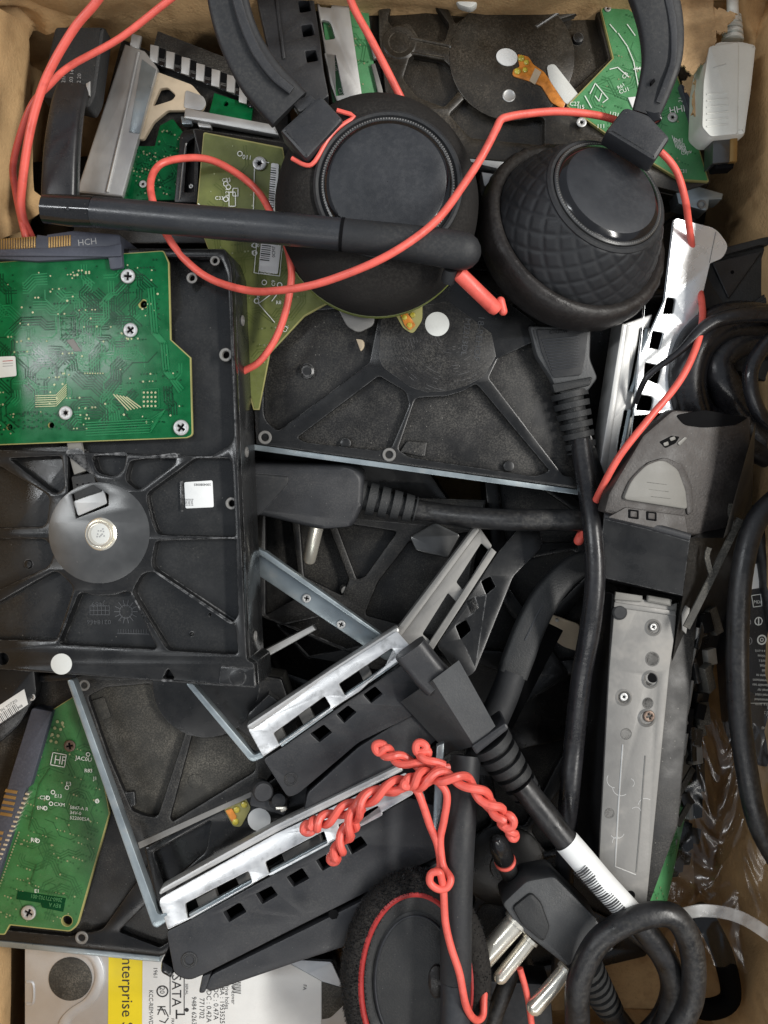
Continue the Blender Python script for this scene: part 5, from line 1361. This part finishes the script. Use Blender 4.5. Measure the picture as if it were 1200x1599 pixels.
# ------------------------------------------------------------------ cords on the right
f = Fr(1150, 560, -120)
b = MB(f); cord(b, f, [(1330, 560, -190), (1240, 500, -150), (1170, 492, -130), (1110, 505, -120), (1060, 550, -120), (1020, 580, -128), (1004, 600, -140), (985, 650, -190)], [16, 15, 14, 12, 6, 5, 5, 5], K['cable_gloss'])
cord(b, f, [(1240, 680, -170), (1190, 650, -140), (1172, 600, -120), (1180, 560, -120), (1220, 520, -130), (1300, 500, -150)], 13, K['cable_gloss'])
o = b.build('thin_cord'); o.matrix_basis = f.matrix(); tag(o, 'glossy black cord looping at the right edge and crossing the shiny tray plate', 'cord')
f = Fr(1120, 560, -230)
t = thing('cable_coil', f, 'bundle of shiny thick black cable turns beside the dusty caddy handle', 'cable coil')
b = MB(f)
cord(b, f, [(1085, 660, -190), (1072, 590, -176), (1092, 530, -168), (1150, 500, -180), (1260, 520, -220)], 34, K['cable_gloss'], 20)
cord(b, f, [(1260, 760, -260), (1170, 660, -220), (1130, 600, -190), (1122, 560, -190), (1170, 530, -200), (1280, 560, -220)], 30, K['cable_gloss'], 20)
cord(b, f, [(1060, 640, -220), (1100, 650, -210), (1180, 700, -230), (1280, 740, -250)], 26, K['cable_gloss'], 20)
b.build('cable', t)
f = Fr(1160, 1000, -110)
b = MB(f); cord(b, f, [(1280, 740, -170), (1222, 772, -120), (1178, 820, -104), (1158, 900, -100), (1152, 1000, -104), (1154, 1100, -112), (1166, 1200, -124), (1186, 1290, -140), (1230, 1370, -170)], [19, 19, 18.5, 18.5, 18.5, 18.5, 18.5, 18.5, 18], K['cable'], 18)
o = b.build('thick_cord'); o.matrix_basis = f.matrix(); tag(o, 'thick black cord hanging down along the right edge in front of the adapter', 'cord')
f = Fr(1210, 860, -230)
b = MB(f); cord(b, f, [(1176, 790, -230), (1190, 860, -236), (1206, 960, -240), (1230, 1060, -250)], 13, K['cable'])
o = b.build('thin_cord'); o.matrix_basis = f.matrix(); tag(o, 'slim black cord passing behind the thick hanging cord at the right edge', 'cord')
# grey flat lead with moulded sleeve in the dark middle
f = Fr(830, 980, -210)
t = thing('cable_lead', f, 'charcoal lead with a ridged sleeve curving through the dark middle', 'cable')
b = MB(f); cord(b, f, [(955, 878, -260), (905, 882, -240), (862, 920, -226), (832, 970, -220), (812, 1020, -216), (800, 1054, -212)], [21, 23, 25, 27, 28, 27], K['plastic_matt'], 18, flat=.7)
cord(b, f, [(880, 906, -216), (846, 948, -206), (820, 1000, -199)], 2.4, K['cap'], 8); b.build('sleeve', t)
b = MB(f); cord(b, f, [(801, 1050, -212), (786, 1090, -208), (764, 1140, -206), (746, 1200, -214)], [25, 26, 27, 28], K['rubber'], 18); b.build('lead', t)
f = Fr(830, 1050, -290, (0, 0), 0)
t = thing('connector_comb', f, 'dark card edge with a row of pale square contacts in the shadowed middle', 'connector')
b = MB(f); b.prism([[(850, 970), (880, 985), (800, 1140), (770, 1120)]], -20, 0, K['deep'], 2)
for i in range(7): b.prism([[(838-i*9.2, 978+i*21), (850-i*9.2, 980+i*21), (846-i*9.2, 992+i*21), (834-i*9.2, 990+i*21)]], -4, 4, K['tan'], 1)
b.build('strip', t)
f = Fr(880, 980, -370, (.05, .1))
b = MB(f); b.prism([[(850, 955), (905, 975), (910, 1020), (880, 1010), (846, 985)]], -8, 0, K['tan'], 2, r=6); b.lathe(f.p(870, 968, 0), (0, 0, 1), [(4, 0), (3, 5), (1, 6)], K['alu'], 10)
o = b.build('insulator_plate'); o.matrix_basis = f.matrix(); tag(o, 'tan insulating plate deep in shadow left of the hanging black cord', 'plate')

# black cable clip
f = Fr(787, 1330, -160, (0, 0))
t = thing('audio_plug', f, 'small glossy black plug with red ring standing among the cords', 'audio plug')
p0, p1 = at(798, 1368, -220), at(776, 1310, -130)
b = MB(f); ax = p1-p0; L = ax.length
b.lathe(f.loc(p0), f.loc(p1)-f.loc(p0), [(15, 0), (17, L*.3), (18, L*.38)], K['plastic_matt'], 22); b.build('sleeve', t)
b = MB(f); b.lathe(f.loc(p0), f.loc(p1)-f.loc(p0), [(17, L*.39), (19, L*.40), (19, L*.43), (17, L*.44)], K['red'], 22); b.build('ring', t)
b = MB(f); b.lathe(f.loc(p0), f.loc(p1)-f.loc(p0), [(16, L*.45), (18, L*.5), (18, L*.8), (14, L*.95), (7, L*1.02), (.5, L*1.03)], K['plastic_gloss'], 22); b.build('tip', t)

# ------------------------------------------------------------------ red headset cable
f = Fr(60, 200, -60)
b = MB(f); cord(b, f, [(190, -60, 60), (153, 0, 30), (118, 42, 10), (83, 100, -10), (62, 150, -24), (46, 212, -40), (36, 280, -60), (34, 330, -80), (50, 372, -110), (80, 420, -140)], 7.0, K['red'])
o = b.build('red_cable'); o.matrix_basis = f.matrix(); tag(o, 'upper of two red cables bending down beside the left cardboard wall', 'cable', 'red headset cables')
f = Fr(100, 120, -60)
b = MB(f); cord(b, f, [(330, -50, 30), (262, 2, 0), (187, 60, -24), (112, 102, -40), (80, 130, -46), (47, 170, -56), (22, 250, -76), (25, 300, -90), (40, 370, -92), (46, 400, -120)], 5.7, K['red'])
o = b.build('red_cable'); o.matrix_basis = f.matrix(); tag(o, 'thinner red cable ending over the gold connector pins of the bright green board', 'cable', 'red headset cables')
f = Fr(580, 80, -80)
b = MB(f); cord(b, f, [(530, -50, -70), (552, 10, -80), (580, 62, -90), (610, 120, -100), (632, 165, -110), (650, 210, -130)], 6.4, K['red'])
o = b.build('red_cable'); o.matrix_basis = f.matrix(); tag(o, 'straight red cable dropping from the top edge behind the left ear cup', 'cable', 'red headset cables')
f = Fr(500, 400, 0)
t = thing('red_cable', f, 'long red cable looping over the boom and both ear cups, ending in a plug', 'cable', 'red headset cables')
b = MB(f)
cord(b, f, [(1000, 205, -80), (960, 187, -70), (920, 178, -50), (870, 174, -26), (820, 178, -4), (792, 183, 8), (782, 188, 10), (774, 204, 12), (752, 246, 18), (722, 292, 30), (686, 340, 52), (640, 378, 72), (580, 412, 74), (500, 442, 50), (440, 453, 20), (390, 454, -20), (330, 436, -58), (288, 404, -66), (258, 362, -66), (240, 318, -66), (236, 282, -80), (252, 256, -96), (290, 247, -104), (330, 250, -110), (372, 272, -118), (404, 300, -118), (425, 335, -104), (444, 372, -96), (454, 410, -92), (455, 440, -94), (446, 488, -104), (430, 530, -112), (406, 564, -116), (380, 580, -126)], 6.1, K['red'], 14, 8)
b.build('cable', t)
b = MB(f); p0, p1 = f.g(716, 426, 10), f.g(778, 486, -30); ax = p1-p0; L = ax.length
b.lathe(p0, ax, [(3, -2), (11, 0), (12, 3), (12, L*.9), (10, L*.97), (.5, L)], K['red'], 22)
b.tube([f.g(782, 470, -26), f.g(786, 486, -30)], 7, K['red'], 12, 1, round_end=(0, 1)); b.build('plug', t)
f = Fr(1060, 420, -60)
b = MB(f); cord(b, f, [(1000, 225, -70), (1030, 236, -60), (1056, 266, -70), (1070, 310, -90), (1076, 350, -124), (1086, 420, -190), (1096, 470, -160), (1096, 510, -128), (1082, 556, -100), (1058, 600, -84), (1012, 656, -66), (968, 712, -70), (937, 768, -100), (922, 802, -160), (908, 838, -200)], 6.0, K['red'])
b.tube([f.g(912, 828, -205), f.g(904, 844, -214)], 9, K['red'], 12, 1, round_end=(0, 1))
o = b.build('red_cable'); o.matrix_basis = f.matrix(); tag(o, 'red cable running down the right side over the shiny plate to the caddy', 'cable', 'red headset cables')

# twisted bundle
f = Fr(660, 1210, -80)
t = thing('red_cable', f, 'red cable twisted into a braided tie with a knot, spreading above the fuzzy pad', 'cable', 'red headset cables')
def twist(b, pts, r, turns, amp=None, loop=10, seg=10):
    """one cable laid out and back on itself as a two-strand twist, with an eye at the far end"""
    amp = amp or r*.98; C = spline([f.g(*p) for p in pts], 12); n = len(C)
    up = Vector((0, 0, 1)); out = []; back = []
    for i in range(n):
        T = (C[min(i+1, n-1)]-C[max(i-1, 0)]).normalized(); s = T.cross(up).normalized(); u2 = s.cross(T); a = 2*math.pi*turns*i/(n-1)
        o_ = s*math.cos(a)*amp+u2*math.sin(a)*amp; out.append(C[i]+o_); back.append(C[i]-o_)
    T = (C[-1]-C[-2]).normalized(); m_ = C[-1]; s = T.cross(up).normalized()
    eye = [m_+T*loop*.5+s*loop*.85, m_+T*loop*1.5+s*loop*.75, m_+T*loop*2.05, m_+T*loop*1.5-s*loop*.75, m_+T*loop*.5-s*loop*.85]
    path = out[::3]+eye+back[::-1][::3]
    b.tube(path, r, K['red'], seg, 4)
b = MB(f)
twist(b, [(692, 1212, -66), (640, 1222, -52), (590, 1238, -56), (545, 1262, -60), (504, 1282, -60), (488, 1290, -62)], 6.8, 3.2, 8, 8)
twist(b, [(664, 1218, -60), (612, 1228, -44), (570, 1252, -44), (548, 1284, -50), (534, 1318, -62), (524, 1336, -70)], 6.6, 2.8, 8, 7)
twist(b, [(560, 1262, -60), (552, 1286, -66), (546, 1302, -70)], 6.4, .8, 7, 5)
twist(b, [(700, 1205, -56), (660, 1196, -58), (620, 1184, -62), (600, 1172, -64)], 6.6, 1.6, 7, 8)
twist(b, [(690, 1200, -50), (668, 1186, -50), (662, 1176, -52)], 6.6, .5, 7, 9)
twist(b, [(650, 1224, -42), (690, 1212, -36), (730, 1222, -42), (762, 1250, -50), (786, 1276, -56)], 7.2, 2.2, 8, 11)
twist(b, [(760, 1250, -64), (790, 1284, -74), (800, 1302, -80)], 6.4, .9, 6, 5)
twist(b, [(690, 1204, -48), (660, 1212, -36), (640, 1222, -34)], 6.8, 1.0, 7.5, 5)
cord(b, f, [(636, 1222, -54), (652, 1236, -52), (662, 1260, -54), (672, 1290, -60), (684, 1320, -66), (688, 1352, -68), (680, 1362, -66)], 6.4, K['red'], 12, 8)
cord(b, f, [(680, 1216, -50), (698, 1240, -50), (694, 1280, -56), (688, 1310, -62), (690, 1340, -64), (694, 1356, -60), (704, 1372, -50), (698, 1386, -46), (684, 1388, -44), (672, 1378, -44), (674, 1364, -44), (686, 1362, -42), (690, 1372, -46), (693, 1392, -50), (696, 1440, -52), (705, 1480, -53), (718, 1520, -54), (728, 1570, -60), (742, 1592, -90), (754, 1586, -104), (756, 1556, -120), (760, 1510, -150)], 6.2, K['red'], 12, 8)
cord(b, f, [(812, 1512, -170), (824, 1556, -172), (832, 1610, -180), (838, 1660, -190)], 5.6, K['red'])
b.build('cable', t)

# ------------------------------------------------------------------ white video connector in the top right corner
f = Fr(1138, 140, -120, (-.1, -.04), -4)
t = thing('video_cable', f, 'white video cable with boxy connector against the cardboard, top right corner', 'cable')
b = MB(f)
b.prism([[(1108, 70, 8), (1126, 62), (1160, 62), (1184, 68, 8), (1176, 140), (1166, 210, 6), (1112, 215, 6), (1095, 200, 8), (1097, 130)]], -60, 0, K['whitep'], 9, r=4)
b.prism([[(1108, 72), (1154, 66), (1152, 209), (1110, 213), (1097, 198), (1099, 130)]], 0, 3, K['whitep'], 2, r=5)
for i in range(6): b.prism([[(1104, 146+i*10), (1138, 142+i*10), (1138, 144.4+i*10), (1104, 148.4+i*10)]], 2.5, 4.6, K['whitep'], .8)
b.tube([f.p(1114, 106, 3.4), f.p(1134, 100, 3.4)], 1, K['sticker'], 6, 1)
b.build('connector_body', t)
b = MB(f); b.prism([[(1114, 212, 2), (1153, 210, 2), (1151, 252, 2), (1113, 256, 2)]], -50, -14, K['cast_satin'], 2); b.prism([[(1141, 210), (1153, 209), (1152, 252), (1140, 253)]], -48, -12, K['gold'], 2)
b.prism([[(1116, 254), (1148, 252), (1146, 262), (1118, 264)]], -46, -20, K['deep'], 2); b.build('metal_tip', t)
b = MB(f); ribbed(b, f, f.p(1144, 64, -26), f.p(1145, 26, -26), 19, 14, K['whitep'], 4, .6); b.build('strain_relief', t)
b = MB(f); cord(b, f, [(1145, 34, -144), (1144, 0, -140), (1140, -40, -136), (1136, -90, -130)], 10, K['whitep']); b.build('cable', t)

# ------------------------------------------------------------------ black moulded lid at the right, adapter with printed label, clear film
f = Fr(1170, 430, -215, (-.05, .0))
t = thing('plastic_cover', f, 'matt black moulded cover with a triangular recess, against the right cardboard wall', 'plastic cover')
b = MB(f)
o_ = [(1090, 400), (1140, 384, 10), (1202, 368, 14), (1320, 380), (1320, 640), (1100, 560)]
b.prism([o_], -40, -10, K['plastic_matt'], 3)
b.prism([o_, [(1112, 404, 4), (1190, 382, 6), (1260, 388), (1236, 430), (1150, 490, 14), (1128, 470, 10), (1104, 430)]], -10, 2, K['plastic_matt'], 3, r=6)
b.prism([[(1112, 410, 4), (1190, 392, 6), (1138, 466, 3)]], -10, -5, K['plastic'], 1.5)
b.prism([[(1150, 502), (1262, 410), (1272, 420), (1160, 514)]], 0, 8, K['plastic_matt'], 4, r=4)
b.dot(1144, 425, 3.5, K['deep'], -4.5)
b.build('cover', t)
f = Fr(1190, 1040, -250, (-.12, .05))
t = thing('power_adapter', f, 'black power adapter with tiny white printed symbols and text, at the right edge', 'power adapter')
b = MB(f); b.prism([[(1140, 830, 8), (1300, 820), (1300, 1210), (1186, 1198, 10), (1168, 1150)]], -110, 0, K['plastic'], 8); b.build('casing', t)
b = MB(f); w = .6
b.prism([[(1158, 884), (1184, 880), (1186, 918), (1164, 922)]], 0, 1, K['label'], .2); b.text('12V', 1168, 918, 12, ld, 88, 1.6)
b.lines([[(1174, 930), (1188, 928), (1190, 946), (1177, 948)]], 1.4, wh, w, True); b.text('MDM', 1177, 942, 7, wh, -2, w)
b.ring(1185, 970, 7, 2, wh, w); b.lines([[(1185, 965), (1185, 975)]], 2.4, wh, w+.05); b.ring(1190, 999, 8, 3, wh, w); b.ring(1190, 999, 3, 1.6, wh, w)
b.ring(1167, 972, 7, 1.2, K['grey_print'], w); b.ring(1169, 1001, 7, 1.2, K['grey_print'], w); b.text('CE', 1162, 1004, 8, wh, 0, w)
R = random.Random(2)
for i in range(12):
    b.text(''.join(R.choice('nmoeatrsi ') for _ in range(17)), 1214, 1016+i*7.6, 6.4, wh, 177, w, sx=.72)
b.lines([[(1166, 1098), (1240, 1098)]], 1, wh, w)
for i in range(5): b.text(('LISTED ITE', 'E341CLASS 2', 'LPS INPUT', 'V 0.5A', 'MADE 100-240')[i], 1222, 1104+i*8, 6.4, wh, 177, w, sx=.8)
b.build('printed_label', t)

f = Fr(1110, 1330, -250, (-.25, .1))
t = thing('plastic_film', f, 'crumpled clear plastic film sheet in the lower right corner over cardboard', 'plastic film')
b = MB(f); n1, n2 = 48, 84; V = []
def ridge(x, y, s_): return 1-abs(mnoise.noise(Vector((x, y, s_))))
for j in range(n2+1):
    for i in range(n1+1):
        u, v = i/n1, j/n2
        x = 1046+u*200+(1-v)*26-v*26+26*mnoise.noise(Vector((v*6, 7, 0)))*(1-u); y = 1105+v*400+60*mnoise.noise(Vector((u*5, 2, v)))
        q = mnoise.noise(Vector((u*2, v*3, 9)))*.6
        V.append(f.g(x, y, -270+40*math.sin(u*3.1)+30*ridge(u*2.2+q, v*1.6, 1)**3+9*ridge(u*4-v*3, v*5+q*2, 4)**5+2.5*ridge(u*9, v*11+u*4, 6)**4))
b.add(V, [(j*(n1+1)+i, j*(n1+1)+i+1, (j+1)*(n1+1)+i+1, (j+1)*(n1+1)+i) for j in range(n2) for i in range(n1)], K['film'])
o = b.build('film', t, 60)
f = Fr(1130, 1440, -180)
b = MB(f); cord(b, f, [(1062, 1428, -150), (1100, 1422, -140), (1150, 1430, -150), (1196, 1456, -170), (1250, 1500, -200)], 11, K['clear'], 14, flat=.2)
o = b.build('plastic_strip'); o.matrix_basis = f.matrix(); tag(o, 'translucent plastic strip arching from the thick cord loop to the right edge', 'plastic strip')
# small oddments under the pins at the bottom
f = Fr(800, 1570, -330, (.02, 0))
t = thing('power_adapter', f, 'grey black block under the three pins at the bottom edge', 'power adapter')
b = MB(f); b.prism([[(730, 1530), (860, 1538), (870, 1700), (726, 1700)]], -80, 0, K['cap'], 4, r=4); b.build('casing', t)
b = MB(f); b.prism([[(744, 1546), (766, 1548), (764, 1600), (742, 1600)]], 0, 1, K['label'], .2); b.build('sticker', t)
f = Fr(790, 1560, -230)
b = MB(f); cord(b, f, [(805, 1500, -220), (790, 1540, -214), (772, 1590, -214), (760, 1660, -220)], 16, K['cable'])
o = b.build('thin_cord'); o.matrix_basis = f.matrix(); tag(o, 'short black cord running down between the three silver pins at the bottom', 'cord')
